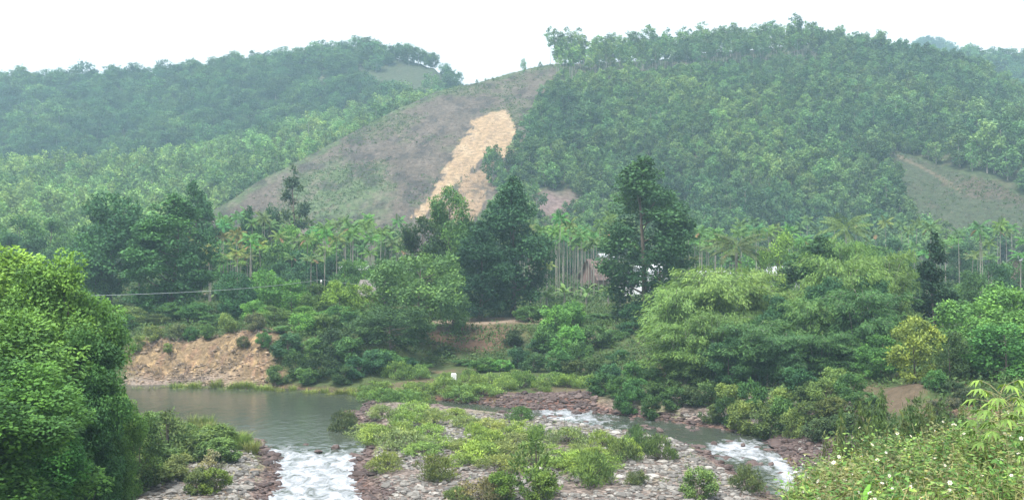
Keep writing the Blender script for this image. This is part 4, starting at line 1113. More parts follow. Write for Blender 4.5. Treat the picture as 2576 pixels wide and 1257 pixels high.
proto_objs('ac', HT, [at_uy(u, 262) for u in (1345, 1700, 1765, 1905, 2040)], 'acacia_tree',
           ['round acacia at the hill foot just right of the landslide', 'round acacia at the hill foot beside the tallest tree', 'round acacia at the hill foot above the right palms', 'round acacia at the hill foot behind the coconut palm',
            'round acacia at the hill foot behind the dark pointed tree'], 'acacias at the hill foot', 1.05)
proto_objs('wild', HDT, [at_uy(570, 628), at_uy(470, 622), at_uy(130, 622), at_uy(2440, 640)], 'wild_tree',
           ['tall wild tree sticking up on the left skyline', 'flat crowned wild tree on the left skyline', 'small wild tree on the skyline at the far left', 'dark wild tree on the skyline at the far right'], 'wild trees on the skyline', 1.0)
for o, s in zip(PRO['wild'], (1.9, 1.5, 1.2, 1.5)): o.scale = (s, s, s)
proto_objs('brt', HBT, [at_uy(60, 262), at_uy(300, 263), at_uy(420, 262), at_uy(505, 264)], 'acacia_tree',
           ['light acacia at the hill foot behind the far left belt', 'light acacia behind the large dark rounded tree at left', 'light acacia behind the dark conical trees', 'light acacia at the lower end of the bare ridge'], 'light acacias at the left hill foot', 1.05)
proto_objs('tall', HTT, [at_uy(1384, 438), at_uy(1400, 436), at_uy(1425, 440), at_uy(1455, 441)], 'plantation_tree',
           ['leftmost tree of the tall plantation on the ridge', 'second tree of the tall ridge plantation', 'third tree of the tall ridge plantation', 'fourth tree of the tall ridge plantation'], 'tall trees of the ridge plantation', 1.0)
gn_forest('hill_forest', FB, HT, .5, 1.05, 'dense young acacia forest covering the big hill', 1, 'ac')
if len(FBs): gn_forest('ridge_scrub_forest', FBs, HT, .35, .6, 'low dark growth under the ridge plantation', 2, 'ac')
gn_forest('spur_forest', FD, HT, .95, 1.45, 'acacia forest on the spur at the right edge', 3, 'ac')
gn_forest('far_ridge_forest', FE, HDT, .9, 1.4, 'forest on the distant ridge at the right edge', 4, 'wild')
gn_forest('left_mountain_forest', FA, HDT, .55, 1.15, 'bluish mixed forest on the left mountain', 5, 'wild')
gn_forest('left_slope_forest', FG, HBT, .8, 1.45, 'lighter acacia forest on the nearer left slope', 6, 'brt')
gn_forest('ridge_plantation', FBt, HTT, .58, .84, 'tall thin trunked plantation along the ridge of the big hill', 7, 'tall')
# peak far behind
xs = rng.uniform(300, 470, 260); ys_ = rng.uniform(940, 1010, 260)
uF = U(xs, ys_); PF = np.stack([xs, ys_, H(xs, ys_)], 1)[(uF > 2240) & (uF < 2480)]
gn_forest('distant_peak_forest', PF, HDT, .9, 1.5, 'pale hazy trees on the distant peak', 8, 'wild')

# trees along the ridge line and on the slopes that the photo shows one by one
tag(link('lone_tree', HDT[0], None, at_uy(1317, 424)), 'lone dark narrow tree on the bare ridge left of the plantation', 'tree'); bpy.data.objects['lone_tree'].scale = (.28, .28, .62)
for i, (u, Y, s) in enumerate([(1360, 432, .35), (1200, 412, .25), (1222, 414, .2), (1240, 415, .22), (1160, 420, .55), (1172, 425, .5)]):
    o = link('ridge_shrub', HT[i % 5], None, at_uy(u, Y)); o.scale = (s, s, s * .9)
    tag(o, ['shrub right beside the edge of the ridge plantation', 'tiny shrub on the bare ridge, leftmost of three', 'tiny shrub on the bare ridge, middle of three', 'tiny shrub on the bare ridge, rightmost of three',
            'shrub in the saddle between the two hills', 'lower shrub in the saddle between the two hills'][i], 'shrub', 'shrubs on the bare ridge')
def hp(u, py_, k='B'):   # point on a hill seen at that frame position
    Ys = np.linspace(258, 640, 1500); xs = (u - 1288) / F * Ys; zz = H(xs, Ys); pp = PY(Ys, zz)
    i = np.where(pp <= py_)[0]
    i = i[0] if len(i) else len(Ys) - 1
    return (xs[i], Ys[i], zz[i])
for i, (u, p, s, w) in enumerate([(1238, 470, 1.5, .8), (1250, 440, 1.2, .8), (1300, 430, 1.2, 1), (1262, 480, 1.1, .8), (1228, 420, .8, .6), (1310, 395, 1.1, 1), (1285, 455, 1.2, .9)]):
    x_, y_, z_ = hp(u, p); o = link('acacia_tree', HT[i % 5], None, (x_, y_, z_ - .3)); o.scale = (s * w, s * w, s)
    tag(o, ['tallest acacia standing before the landslide', 'acacia left of the plantation edge by the landslide', 'acacia at the right rim of the landslide', 'acacia below the right rim of the landslide',
            'small acacia in the middle of the lower landslide', 'acacia touching the upper right rim of the landslide', 'acacia under the rim right of the landslide'][i], 'tree', 'acacias at the landslide')
# front edge of the left slope: trunks show along the bare ridge
edge = [(560, 480), (600, 460), (640, 440), (690, 410), (735, 388), (780, 365), (830, 340), (870, 322), (910, 300), (950, 285), (990, 268), (1030, 252)]
for i, (u, p) in enumerate(edge):
    Yb = float(crestR('B', u)) + 14; x_, y_ = XY(u, Yb)
    o = link('plantation_tree', HTT[i % 4], None, (x_, y_, h1(x_, y_))); s = rf.uniform(.75, .95); o.scale = (s * 1.2, s * 1.2, s)
    tag(o, ORD[i] + ' pale trunked tree from below, standing behind the bare ridge', 'tree', 'pale trunked trees behind the bare ridge')

# low growth and debris on the cleared slopes
def clumps(name, P, n_leaf, r0, L, W, seed, mat, label, cat, zs=.6, tintmu=.5):
    r = np.random.default_rng(seed); n = len(P); m = n * n_leaf
    i = np.repeat(np.arange(n), n_leaf); s = r.uniform(.5, 1.4, n)[i][:, None]
    d = rnd_dirs(r, m); d[:, 2] = np.abs(d[:, 2]) * zs
    Q = P[i] + d * r0 * s * r.uniform(.3, 1, m)[:, None]
    Nn = unit(d + rnd_dirs(r, m) * .7 + [0, 0, .5]); D = unit(np.cross(Nn, rnd_dirs(r, m)) + d * .4)
    mb = MB(); add_leaves(mb, Q, D, Nn, L * s[:, 0] * r.uniform(.7, 1.3, m), W * s[:, 0], 0, np.clip(r.normal(tintmu, .12, n)[i] + r.normal(0, .1, m), 0, 1))
    return stuff(name, mb.mesh(name, [mat]), label, cat)
M_SCRUB = leaf_mat('scrub_leaf', (.04, .075, .028), (.07, .12, .042), (.12, .17, .055), use_obj=False)
M_BRUSH = leaf_mat('dead_brush', (.07, .058, .050), (.13, .108, .092), (.25, .21, .17), use_obj=False, trans=.05)
M_UNDER = leaf_mat('undergrowth_leaf', (.035, .065, .022), (.07, .125, .04), (.14, .20, .06), use_obj=False)
def on_bare(x, y, z, u, py): return (in_poly(u, py, BARE_B) & (hillmax(u, y) == 'B') & (y < crestR('B', u) + 3) & ~in_poly(u, py, SLIDE)) | (in_poly(u, py, BARE_D) & (y < 350))
Sb, _, _ = scatter_hill(480, 2650, 259, 445, 1.1, 520, on_bare)
SA, _, _ = scatter_hill(880, 1160, 500, 610, 2.4, 525, lambda x, y, z, u, py: (hillmax(u, y) == 'A') & ((((u - 1020) / 105) ** 2 + ((py - 205) / 42) ** 2) < 1))
Sb = np.concatenate([Sb, SA])
g = fbm(Sb[:, 0] * .05, Sb[:, 1] * .05, 70) + .5 * rf.normal(0, .3, len(Sb)) + .3 * (U(Sb[:, 0], Sb[:, 1]) > 2200) + .35 * np.exp(-((U(Sb[:, 0], Sb[:, 1]) - 850) / 130) ** 2)
clumps('slope_scrub', Sb[g > .30], 10, .55, .42, .22, 521, M_SCRUB, 'low green scrub on the cleared slopes', 'scrub')
clumps('felled_brush', Sb[(g <= .30) & (rf.uniform(0, 1, len(Sb)) < .75)], 6, .5, .6, .07, 522, M_BRUSH, 'grey brown felled brush on the cleared slopes', 'brush', zs=.4)
cl = scatter_hill(1040, 1300, 262, 420, 2.2, 523, lambda x, y, z, u, py: in_poly(u, py, SLIDE) | in_poly(u, py, SLIDE2))[0]
clumps('landslide_debris', cl[rf.uniform(0, 1, len(cl)) < .35], 6, .5, .7, .10, 524, M_BRUSH, 'scattered dead stems lying on the sandy landslide', 'debris', zs=.3, tintmu=.7)
# undergrowth of the valley floor and banks
def valley_pts(n, seed, u0, u1, Y0, Y1, keep):
    r = np.random.default_rng(seed); Y = np.sqrt(r.uniform(Y0 ** 2, Y1 ** 2, n)); u = r.uniform(u0, u1, n); x = (u - 1288) / F * Y; z = H(x, Y)
    m = keep(x, Y, z, u); return np.stack([x, Y, z], 1)[m]
def k_under(x, y, z, u):
    sd = np.minimum(sd_poly(x, y, RA), sd_poly(x, y, RB)); n = fbm(x * .25, y * .25, 530)
    bank = (u > 320) & (u < 700) & (y > 102) & (y < 113.5)
    red = (np.abs(u - 1230) < 150) & (np.abs(y - 129) < 5)
    mound = (np.abs(u - 2270) < 80) & (np.abs(y - 74) < 4)
    pink = (np.abs(u - 1690) < 35) & (np.abs(y - 97) < 4)
    return (sd > 1.6) & (z > 1.1) & ~bank & ~red & ~mound & ~pink & (n > -.35)
VP = valley_pts(14000, 531, -80, 2660, 64, 160, k_under)
clumps('undergrowth', VP, 26, .75, .27, .13, 532, M_UNDER, 'mixed low undergrowth covering the banks and terrace', 'undergrowth', zs=.9)
VP = valley_pts(6000, 533, -80, 2660, 155, 262, lambda x, y, z, u: y > 0)
clumps('far_undergrowth', VP, 22, 1.3, .5, .28, 534, M_UNDER, 'green undergrowth below the far palms and trees', 'undergrowth', zs=.9)
VP = valley_pts(900, 535, 640, 2000, 60, 100, lambda x, y, z, u: (np.minimum(sd_poly(x, y, RA), sd_poly(x, y, RB)) > 1.0) & (z < 1.5))
clumps('gravel_weeds', VP, 10, .22, .16, .04, 536, M_UNDER, 'small green weeds between the stones', 'weeds', zs=1.0, tintmu=.7)
VP = valley_pts(1500, 537, 330, 700, 102, 114, lambda x, y, z, u: fbm(x * .5, y * .5, 538) > .1)
clumps('bank_brush', VP, 7, .3, .4, .05, 539, M_BRUSH, 'roots and dead stems on the eroded left bank', 'roots', zs=.6)
# ================================================================== stones
ICO_V = []
ph = (1 + 5 ** .5) / 2
for a in (-1, 1):
    for b in (-ph, ph): ICO_V += [(0, a, b), (a, b, 0), (b, 0, a)]
ICO_V = unit(np.array(ICO_V, float))
ICO_F = []
for i in range(12):
    for j in range(i + 1, 12):
        for k in range(j + 1, 12):
            a, b, c = ICO_V[i], ICO_V[j], ICO_V[k]
            if max(np.linalg.norm(a - b), np.linalg.norm(b - c), np.linalg.norm(a - c)) < 1.1:
                ICO_F.append([i, j, k] if np.dot(np.cross(b - a, c - a), a + b + c) > 0 else [i, k, j])
ICO_F = np.array(ICO_F)
def stone_mat(name, a, b, c):
    m, nt, out = new_mat(name); lk = nt.links.new
    at = N_(nt, 'ShaderNodeAttribute', attribute_name='tint'); oi = N_(nt, 'ShaderNodeObjectInfo')
    rp = N_(nt, 'ShaderNodeValToRGB'); e = rp.color_ramp.elements; e[0].color = (*a, 1); e[1].color = (*c, 1); k = e.new(.5); k.color = (*b, 1)
    lk(at.outputs['Fac'], rp.inputs[0])
    geo = N_(nt, 'ShaderNodeNewGeometry'); nz = N_(nt, 'ShaderNodeTexNoise', Scale=7.0, Detail=6.0); lk(geo.outputs['Position'], nz.inputs['Vector'])
    mr = N_(nt, 'ShaderNodeMapRange'); mr.inputs['To Min'].default_value = .6; mr.inputs['To Max'].default_value = 1.4; lk(nz.outputs[0], mr.inputs['Value'])
    hs = N_(nt, 'ShaderNodeHueSaturation'); lk(rp.outputs[0], hs.inputs['Color']); lk(mr.outputs[0], hs.inputs['Value'])
    pb = N_(nt, 'ShaderNodeBsdfPrincipled', Roughness=.75); lk(hs.outputs[0], pb.inputs['Base Color'])
    bp = N_(nt, 'ShaderNodeBump', Strength=.5, Distance=.04); lk(nz.outputs[0], bp.inputs['Height']); lk(bp.outputs[0], pb.inputs['Normal'])
    lk(pb.outputs[0], out.inputs[0]); return m
M_STONE = stone_mat('river_stone', (.065, .060, .055), (.145, .135, .122), (.34, .32, .29))
M_RED = stone_mat('red_stone', (.030, .019, .017), (.068, .043, .038), (.15, .108, .095))
M_TAN = stone_mat('tan_stone', (.09, .065, .045), (.20, .145, .095), (.36, .27, .18))
def stones(name, P, s, mat, label, seed, cat='stones', sink=.3, as_mesh=False):
    r = np.random.default_rng(seed); n = len(P)
    R_ = np.stack([s * r.uniform(.7, 1.5, n), s * r.uniform(.6, 1.1, n), s * r.uniform(.25, .6, n)], 1)
    V = ICO_V[None] * r.uniform(.75, 1.2, (n, 12, 1)) * R_[:, None]
    a = r.uniform(0, 6.28, n); ca, sa = np.cos(a)[:, None], np.sin(a)[:, None]
    X_, Y_ = V[..., 0] * ca - V[..., 1] * sa, V[..., 0] * sa + V[..., 1] * ca
    V = np.stack([X_, Y_, V[..., 2]], -1) + P[:, None] + np.array([0, 0, 1]) * (R_[:, 2] * (1 - 2 * sink))[:, None, None]
    Fc = ICO_F[None] + (np.arange(n) * 12)[:, None, None]
    mb = MB(); mb.add(V.reshape(-1, 3), Fc.reshape(-1, 3), 0, np.repeat(np.clip(r.normal(.5, .24, n), 0, 1), len(ICO_F)))
    me = mb.mesh(name, [mat])
    return me if as_mesh else stuff(name, me, label, cat)
def sdr(x, y): return np.minimum(sd_poly(x, y, RA), sd_poly(x, y, RB))
rs = np.random.default_rng(600)
P = valley_pts(26000, 601, 250, 2080, 52, 92, lambda x, y, z, u: (sdr(x, y) > 1.2) & (z < 1.9) & (PY(y, z) > 1040) & (fbm(x * .3, y * .3, 602) > -.45))
stones('gravel', P, rs.gamma(2.4, .036, len(P)) + .04, M_STONE, 'grey and buff river stones covering the gravel bars', 603)
P = valley_pts(26000, 604, 600, 2160, 54, 100, lambda x, y, z, u: (sdr(x, y) > -.5) & (sdr(x, y) < 1.0 + 1.2 * fbm(x * .3, y * .3, 605)) & (z < 1.5))
stones('red_shore_stones', P, rs.gamma(2.4, .042, len(P)) + .05, M_RED, 'wet dark red stones lining the water', 606)
P = valley_pts(9000, 607, 1270, 2050, 60, 92, lambda x, y, z, u: (sd_poly(x, y, RB) < .5) & (fbm(x * .6, y * .6, 608) > .34) & ~((u > 1780) & (u < 1900) & (PY(y, 0) < 1150)))
P[:, 2] = -.06; stones('stream_stones', P, rs.gamma(2.2, .05, len(P)) + .06, M_RED, 'dark stones breaking the surface of the right stream', 609)
P = valley_pts(5000, 610, 1880, 2180, 62, 80, lambda x, y, z, u: (sd_poly(x, y, RB) > .2) & (z < 2.6))
stones('red_bank_stones', P, rs.gamma(2.2, .055, len(P)) + .05, M_RED, 'dark red rubble on the bank beside the white rapid', 611)
P = valley_pts(2600, 612, 310, 700, 101, 113, lambda x, y, z, u: (sdr(x, y) > .2) & (rs.uniform(0, 1, len(x)) < np.where(y < 109.0, .8, .08)))
stones('bank_rubble', P, rs.gamma(2.2, .042, len(P)) + .03, M_TAN, 'buff rubble fallen from the eroded left bank', 613)
P = valley_pts(1800, 614, 1250, 1500, 85, 95, lambda x, y, z, u: (sdr(x, y) > .2) & (z < 1.6))
stones('red_bar_stones', P, rs.gamma(2.2, .05, len(P)) + .05, M_RED, 'reddish stones on the bar above the right stream', 615)

# larger rocks, one object each
RK = [stones('rock', np.zeros((1, 3)), np.array([1.0]), m_, '', 620 + i, as_mesh=True) for i, m_ in enumerate([M_STONE, M_STONE, M_STONE, M_RED, M_RED, M_RED, M_TAN])]
def rock(i, u, p, s, label, group, wat=False):
    x_, y_ = g0(u, p, 0.0 if wat else .5); z_ = 0 if wat else h1(x_, y_)
    o = link('rock', RK[i], None, (x_, y_, z_ - .02)); o.scale = (s, s, s * 1.1); o.rotation_euler = (0, 0, rs.uniform(0, 6.28)); tag(o, label, 'rock', group)
rk = [(690, 1125), (705, 1150), (720, 1172), (668, 1118), (735, 1168), (700, 1195), (650, 1135), (905, 1165), (930, 1120), (890, 1180), (915, 1195), (900, 1215), (925, 1240), (945, 1225), (885, 1150), (800, 1135), (770, 1118), (845, 1128)]
for i, (u, p) in enumerate(sorted(rk)):
    rock(3 + i % 3, u, p, rs.uniform(.22, .42), ORD[i] + ' dark red rock from the left, beside or in the left rapids', 'dark red rocks at the left rapids', 735 < u < 880)
rk = [(1370, 1052), (1410, 1045), (1475, 1060), (1495, 1040), (1590, 1055), (1620, 1092), (1660, 1085), (1700, 1100), (1795, 1118), (1815, 1150), (1835, 1110), (1895, 1158), (1870, 1120), (1905, 1125), (1940, 1170), (1965, 1190), (1990, 1195), (2020, 1215), (1780, 1135)]
for i, (u, p) in enumerate(sorted(rk)):
    rock(3 + i % 3, u, p, rs.uniform(.2, .4), ORD[i] + ' dark rock from the left, in the right stream', 'dark rocks in the right stream', True)
rk = poly_scatter([(960, 1215), (1150, 1195), (1330, 1205), (1500, 1240), (1700, 1230), (1750, 1257), (960, 1257)], 26, 40, 630, 200)
for i, (u, p) in enumerate(sorted([tuple(q) for q in rk])):
    rock(i % 3, u, p, rs.uniform(.14, .34), ORD[i] + ' pale rock from the left, on the stones along the bottom', 'pale rocks on the bottom gravel')
rk = [(490, 1225), (520, 1235), (560, 1190), (600, 1195), (430, 1245), (575, 1240), (620, 1225), (640, 1180), (655, 1250)]
for i, (u, p) in enumerate(sorted(rk)):
    rock([0, 6, 1][i % 3], u, p, rs.uniform(.25, .42), ORD[i] + ' pale rock from the left, on the left gravel', 'pale rocks on the left gravel')

# ================================================================== houses, pole, cable
def boxV(x0, x1, y0, y1, z0, z1):
    V = [(a, b, c) for a in (x0, x1) for b in (y0, y1) for c in (z0, z1)]
    return V, [(0, 1, 3, 2), (4, 6, 7, 5), (0, 4, 5, 1), (2, 3, 7, 6), (0, 2, 6, 4), (1, 5, 7, 3)]
def metal_roof_mat(name, c, rust=None):
    m, nt, out = new_mat(name); lk = nt.links.new
    tc = N_(nt, 'ShaderNodeTexCoord'); wv = N_(nt, 'ShaderNodeTexWave', Scale=3.0); lk(tc.outputs['Object'], wv.inputs['Vector'])
    nz = N_(nt, 'ShaderNodeTexNoise', Scale=1.2, Detail=6.0); lk(tc.outputs['Object'], nz.inputs['Vector'])
    rp = N_(nt, 'ShaderNodeValToRGB'); e = rp.color_ramp.elements; e[0].position = .4; e[0].color = (*[k * .8 for k in c], 1); e[1].position = .62; e[1].color = (*(rust or c), 1)
    lk(nz.outputs[0], rp.inputs[0])
    pb = N_(nt, 'ShaderNodeBsdfPrincipled', Roughness=.45); lk(rp.outputs[0], pb.inputs['Base Color'])
    bp = N_(nt, 'ShaderNodeBump', Strength=.6, Distance=.05); lk(wv.outputs[0], bp.inputs['Height']); lk(bp.outputs[0], pb.inputs['Normal'])
    lk(pb.outputs[0], out.inputs[0]); return m
M_WALL = plain_mat('plaster_white', (.72, .74, .76), .8, .15); M_WBLUE = plain_mat('plaster_blue', (.25, .36, .42), .8, .15); M_WPINK = plain_mat('plaster_pink', (.26, .17, .15), .8, .15)
M_RWHITE = metal_roof_mat('white_sheet_roof', (.5, .52, .55), (.72, .74, .77)); M_RRED = metal_roof_mat('rusty_sheet_roof', (.20, .12, .095), (.34, .21, .17)); M_RGREY = metal_roof_mat('grey_sheet_roof', (.12, .11, .10), (.18, .16, .14))
M_DARKW = plain_mat('dark_opening', (.03, .035, .04), .3, .1); M_WOOD = plain_mat('door_wood', (.16, .09, .05), .6, .3)
def house(u, Y, w, d, wh, rh, rot, wallm, roofm, label, dz=0, win=True):
    x_, y_ = XY(u, Y); z_ = h1(x_, y_) + dz
    e = bpy.data.objects.new('village_house', None); COL.objects.link(e); e.location = (x_, y_, z_); e.rotation_euler = (0, 0, math.radians(rot)); tag(e, label, 'house', 'village houses between the palms')
    mb = MB(); V, Fq = boxV(-w / 2, w / 2, -d / 2, d / 2, -1.5, wh); mb.add(V, Fq)
    mb.add([(-w / 2, -d / 2, wh), (-w / 2, d / 2, wh), (-w / 2, 0, wh + rh)], [(0, 2, 1)]); mb.add([(w / 2, -d / 2, wh), (w / 2, d / 2, wh), (w / 2, 0, wh + rh)], [(0, 1, 2)])
    link('wall', mb.mesh('house_wall', [wallm]), e)
    o = .5; t = .07; sl = rh / (d / 2)
    mb = MB()
    for sg in (-1, 1):
        a = [(-w / 2 - o, 0, wh + rh + .03), (w / 2 + o, 0, wh + rh + .03), (w / 2 + o, sg * (d / 2 + o), wh - o * sl + .03), (-w / 2 - o, sg * (d / 2 + o), wh - o * sl + .03)]
        b = [(q[0], q[1], q[2] + t) for q in a]; V = a + b
        mb.add(V, [(0, 1, 2, 3), (4, 7, 6, 5), (0, 4, 5, 1), (1, 5, 6, 2), (2, 6, 7, 3), (3, 7, 4, 0)])
    link('roof', mb.mesh('house_roof', [roofm]), e)
    if not win: return e
    for k, xx in enumerate((-w * .3, w * .3)):
        mb = MB(); V, Fq = boxV(xx - .5, xx + .5, -d / 2 - .04, -d / 2 - .004, 1.0, 2.1); mb.add(V, Fq); wo_ = link('window', mb.mesh('house_window', [M_DARKW]), e)
        mb = MB()
        for (a, b, c_, d_) in ((-.58, -.5, .92, 2.18), (.5, .58, .92, 2.18), (-.5, .5, .92, 1.0), (-.5, .5, 2.1, 2.18)):
            V, Fq = boxV(xx + a, xx + b, -d / 2 - .07, -d / 2 - .003, c_, d_); mb.add(V, Fq)
        link('frame', mb.mesh('window_frame', [M_WALL]), wo_)
    mb = MB(); V, Fq = boxV(-.5, .5, -d / 2 - .05, -d / 2 - .004, 0, 2.1); mb.add(V, Fq); link('door', mb.mesh('house_door', [M_WOOD]), e)
    return e
house(885, 196, 6.0, 4, 1.9, .5, 8, M_WBLUE, M_RWHITE, 'pale blue walled house half hidden behind the palms left of the spreading tree', dz=.9)
house(940, 136, 2.4, 4, .9, 1.5, -8, M_WOOD, M_RGREY, 'small hut with grey brown roof at the left of the spreading tree', dz=1.7, win=False)
house(1500, 186, 2.8, 6.5, .8, 3.0, 24, M_WPINK, M_RRED, 'house with rusty red roof behind the pale palm trunks', dz=1.1, win=False)
house(1522, 192, 1.5, 2.4, 4.2, .4, 10, M_WALL, M_RWHITE, 'narrow white house touching the rusty red roof', dz=.9)
house(1600, 168, 5, 5, 1.7, 1.3, 80, M_WALL, M_RWHITE, 'white gabled house behind the tallest dark tree', dz=1.7)
house(1662, 172, 2.6, 3, 2.3, .8, -12, M_WALL, M_RWHITE, 'white shed right of the white gabled house', dz=1.6)
house(1795, 165, 4, 4, 1.6, .5, -5, M_WPINK, M_RWHITE, 'low house with long white roof left above the bamboo', dz=1.8)
house(1955, 158, 5, 4, 2.0, 1.0, 16, M_WALL, M_RWHITE, 'long white roofed house behind the bamboo', dz=1.9)
house(2590, 175, 4, 4, 3.4, .8, 0, M_WPINK, M_RWHITE, 'pinkish house cut by the right frame edge', dz=1.4)

# overhead line
M_CABLE = plain_mat('cable', (.42, .47, .48), .4, .1); M_POLE = plain_mat('concrete', (.22, .21, .20), .85, .2); M_WHITE = plain_mat('white_paint', (.8, .8, .78), .6, .1)
def fp(u, py_, Y): return np.array([(u - 1288) / F * Y, Y, CZ + (HOR - py_) / F * Y])
pa, pm, pb_ = fp(150, 745, 62), fp(808, 703, 131), fp(990, 716, 140)
e = bpy.data.objects.new('utility_pole', None); COL.objects.link(e); e.location = (pm[0], pm[1], h1(pm[0], pm[1])); tag(e, 'slim concrete pole carrying the overhead line above the light green bushes', 'utility pole')
hp_ = pm[2] - e.location.z
mb = MB(); tube(mb, [[0, 0, -.5], [0, 0, hp_ - .28]], [.13, .09], 8); link('shaft', mb.mesh('pole_shaft', [M_POLE], True), e)
mb = MB(); tube(mb, [[0, 0, hp_ - .30], [0, 0, hp_ - .22], [0, 0, hp_ - .15], [0, 0, hp_ - .03]], [.09, .14, .09, .06], 10); link('insulator', mb.mesh('pole_insulator', [M_WHITE], True), e)
# the pole at the other end of the line, among the acacias
e2 = bpy.data.objects.new('utility_pole', None); COL.objects.link(e2); e2.location = (pa[0], pa[1], h1(pa[0], pa[1])); tag(e2, 'concrete pole hidden in the left foreground acacias at the end of the line', 'utility pole')
h2_ = pa[2] - e2.location.z
mb = MB(); tube(mb, [[0, 0, -.5], [0, 0, h2_]], [.15, .1], 8); link('shaft', mb.mesh('pole_shaft', [M_POLE], True), e2)
mb = MB()
for a, b, sag in ((pa, pm, .35), (pm, pb_, .25)):
    t = np.linspace(0, 1, 24)[:, None]; q = a + (b - a) * t; q[:, 2] -= (sag * 4 * t * (1 - t))[:, 0]
    tube(mb, q, .016, 5, cap=False)
cb_ = link('overhead_cable', mb.mesh('overhead_cable', [M_CABLE], True)); tag(cb_, 'thin pale overhead cable crossing in front of the left trees', 'cable')
# small white block on the upper bar
x_, y_ = g0(1141, 962, .9); mb = MB()
bw = .24
V = [(sx * bw * k, sy * bw * .7 * k, z_) for z_, k in ((-.1, 1), (.48, 1), (.56, .8)) for sx, sy in ((-1, -1), (1, -1), (1, 1), (-1, 1))]
Fq = []
for l in range(2):
    for j in range(4): Fq.append((l * 4 + j, l * 4 + (j + 1) % 4, l * 4 + 4 + (j + 1) % 4, l * 4 + 4 + j))
Fq.append((8, 9, 10, 11)); mb.add(V, Fq)
o = link('marker_block', mb.mesh('marker_block', [M_WHITE]), None, (x_, y_, h1(x_, y_) + .55)); o.rotation_euler = (.05, .04, .3); o.scale = (.9, .9, .85)
tag(o, 'small white marker block among the low bushes of the upper bar', 'marker')

# ================================================================== weeds of the near bank, lower right
M_PETAL = leaf_mat('petal', (.6, .6, .54), (.7, .7, .64), (.8, .8, .75), use_obj=False, trans=.3)
M_DISC = plain_mat('flower_disc', (.55, .38, .05), .7, .2)
M_STEM = leaf_mat('stem', (.12, .15, .06), (.20, .22, .09), (.36, .32, .18), use_obj=False, trans=.1)
def flower_mesh(seed):
    r = np.random.default_rng(seed); mb = MB(); n = 6
    a = np.arange(n) * 2 * math.pi / n + r.uniform(0, 1); D = np.stack([np.cos(a), np.sin(a), np.full(n, .18)], 1)
    add_leaves(mb, D * .004, D, np.tile([0, 0, 1.0], (n, 1)), .028, .022, 0, .6)
    tube(mb, [[0, 0, -.004], [0, 0, .004], [0, 0, .009]], [.006, .009, .005], 6, 1)
    return mb.mesh('flower', [M_PETAL, M_DISC])
FL = [flower_mesh(i) for i in range(3)]
WEED = []
for s in range(6):
    r = np.random.default_rng(700 + s); sb = MB(); lb = MB(); tips = []
    for k in range(13):
        a = r.uniform(0, 6.28); hh = r.uniform(.55, 1.15); o_ = r.uniform(.1, .42); t = np.linspace(0, 1, 6)
        pts = np.stack([np.cos(a) * (o_ * t ** 1.4) + .05 * r.normal() , np.sin(a) * (o_ * t ** 1.4) + .05 * r.normal(), hh * t], 1)
        pts[0, 2] = -.1
        tube(sb, pts, .006 * (1.2 - .7 * t), 4, 0, r.uniform(.2, .9), cap=False); tips.append(pts[-1])
        m_ = 38
        q = r.uniform(.12, 1, m_); P = np.stack([np.interp(q, t, pts[:, j]) for j in range(3)], 1) + r.normal(0, .045, (m_, 3))
        aa = r.uniform(0, 6.28, m_); D = np.stack([np.cos(aa), np.sin(aa), r.uniform(-.5, .5, m_)], 1)
        add_leaves(lb, P, D, np.stack([r.normal(0, .4, m_), r.normal(0, .4, m_), np.ones(m_)], 1), r.uniform(.06, .13, m_), r.uniform(.03, .06, m_), 0, np.clip(r.normal(.5, .22, m_), 0, 1))
    WEED.append((sb.mesh('weed_stems', [M_STEM], True), lb.mesh('weed_leaves', [M_LEAF]), tips))
def weed(x_, y_, s, label, group, color, nf, sz=1.0):
    sb, lb, tips = WEED[int(rs.integers(6))]
    e = bpy.data.objects.new('flowering_weed', None); COL.objects.link(e); e.location = (x_, y_, h1(x_, y_)); e.scale = (s, s, s * sz); e.rotation_euler = (0, 0, rs.uniform(0, 6.28)); e.empty_display_size = .1
    link('stems', sb, e); o = link('leaves', lb, e); o.color = (*color, 1)
    for t in tips[:nf]:
        f = link('flower', FL[int(rs.integers(3))], e, tuple(np.array(t) + [0, 0, .015])); f.rotation_euler = (rs.uniform(.2, 1.1), rs.uniform(-.5, .5), rs.uniform(0, 6)); k = rs.uniform(.8, 1.4); f.scale = (k, k, k)
    tag(e, label, 'weed', group)
pts = []
for _ in range(9000):
    y_ = rs.uniform(13, 26); x_ = rs.uniform(3.2, .47 * y_ + 1.6)
    lim = .25 * y_ + .35 + .0 * y_ + .5 * fbm(x_ * .7, y_ * .7, 710)
    if x_ < lim: continue
    if all((x_ - a) ** 2 + (y_ - b) ** 2 > (.40 + .22 * noise2(x_ * .9, y_ * .9, 712)) ** 2 for a, b in pts): pts.append((x_, y_))
    if len(pts) >= 260: break
WC = [(.15, .27, .07), (.09, .20, .05), (.20, .31, .09), (.17, .215, .085), (.08, .155, .05), (.20, .215, .10)]
lim_ = [(15, 'in the nearest row of the near bank'), (17, 'in the second row of the near bank'), (19, 'in the third row of the near bank'), (21, 'in the fourth row of the near bank'), (23.5, 'in the fifth row of the near bank'), (99, 'in the hindmost row of the near bank')]
lo = 0
for l, ph_ in lim_:
    ss = sorted([p for p in pts if lo <= p[1] < l]); lo = l
    for i, (x_, y_) in enumerate(ss):
        weed(x_, y_, rs.uniform(.6, 1.2), (ORD[i] if i < 38 else 'one') + ' flowering weed from the left, ' + ph_, 'white flowering weeds on the near bank', WC[int(rs.integers(6))], max(0, int(6.5 * noise2(x_ * .5, y_ * .5, 713) + rs.uniform(-2.0, 1.5))))
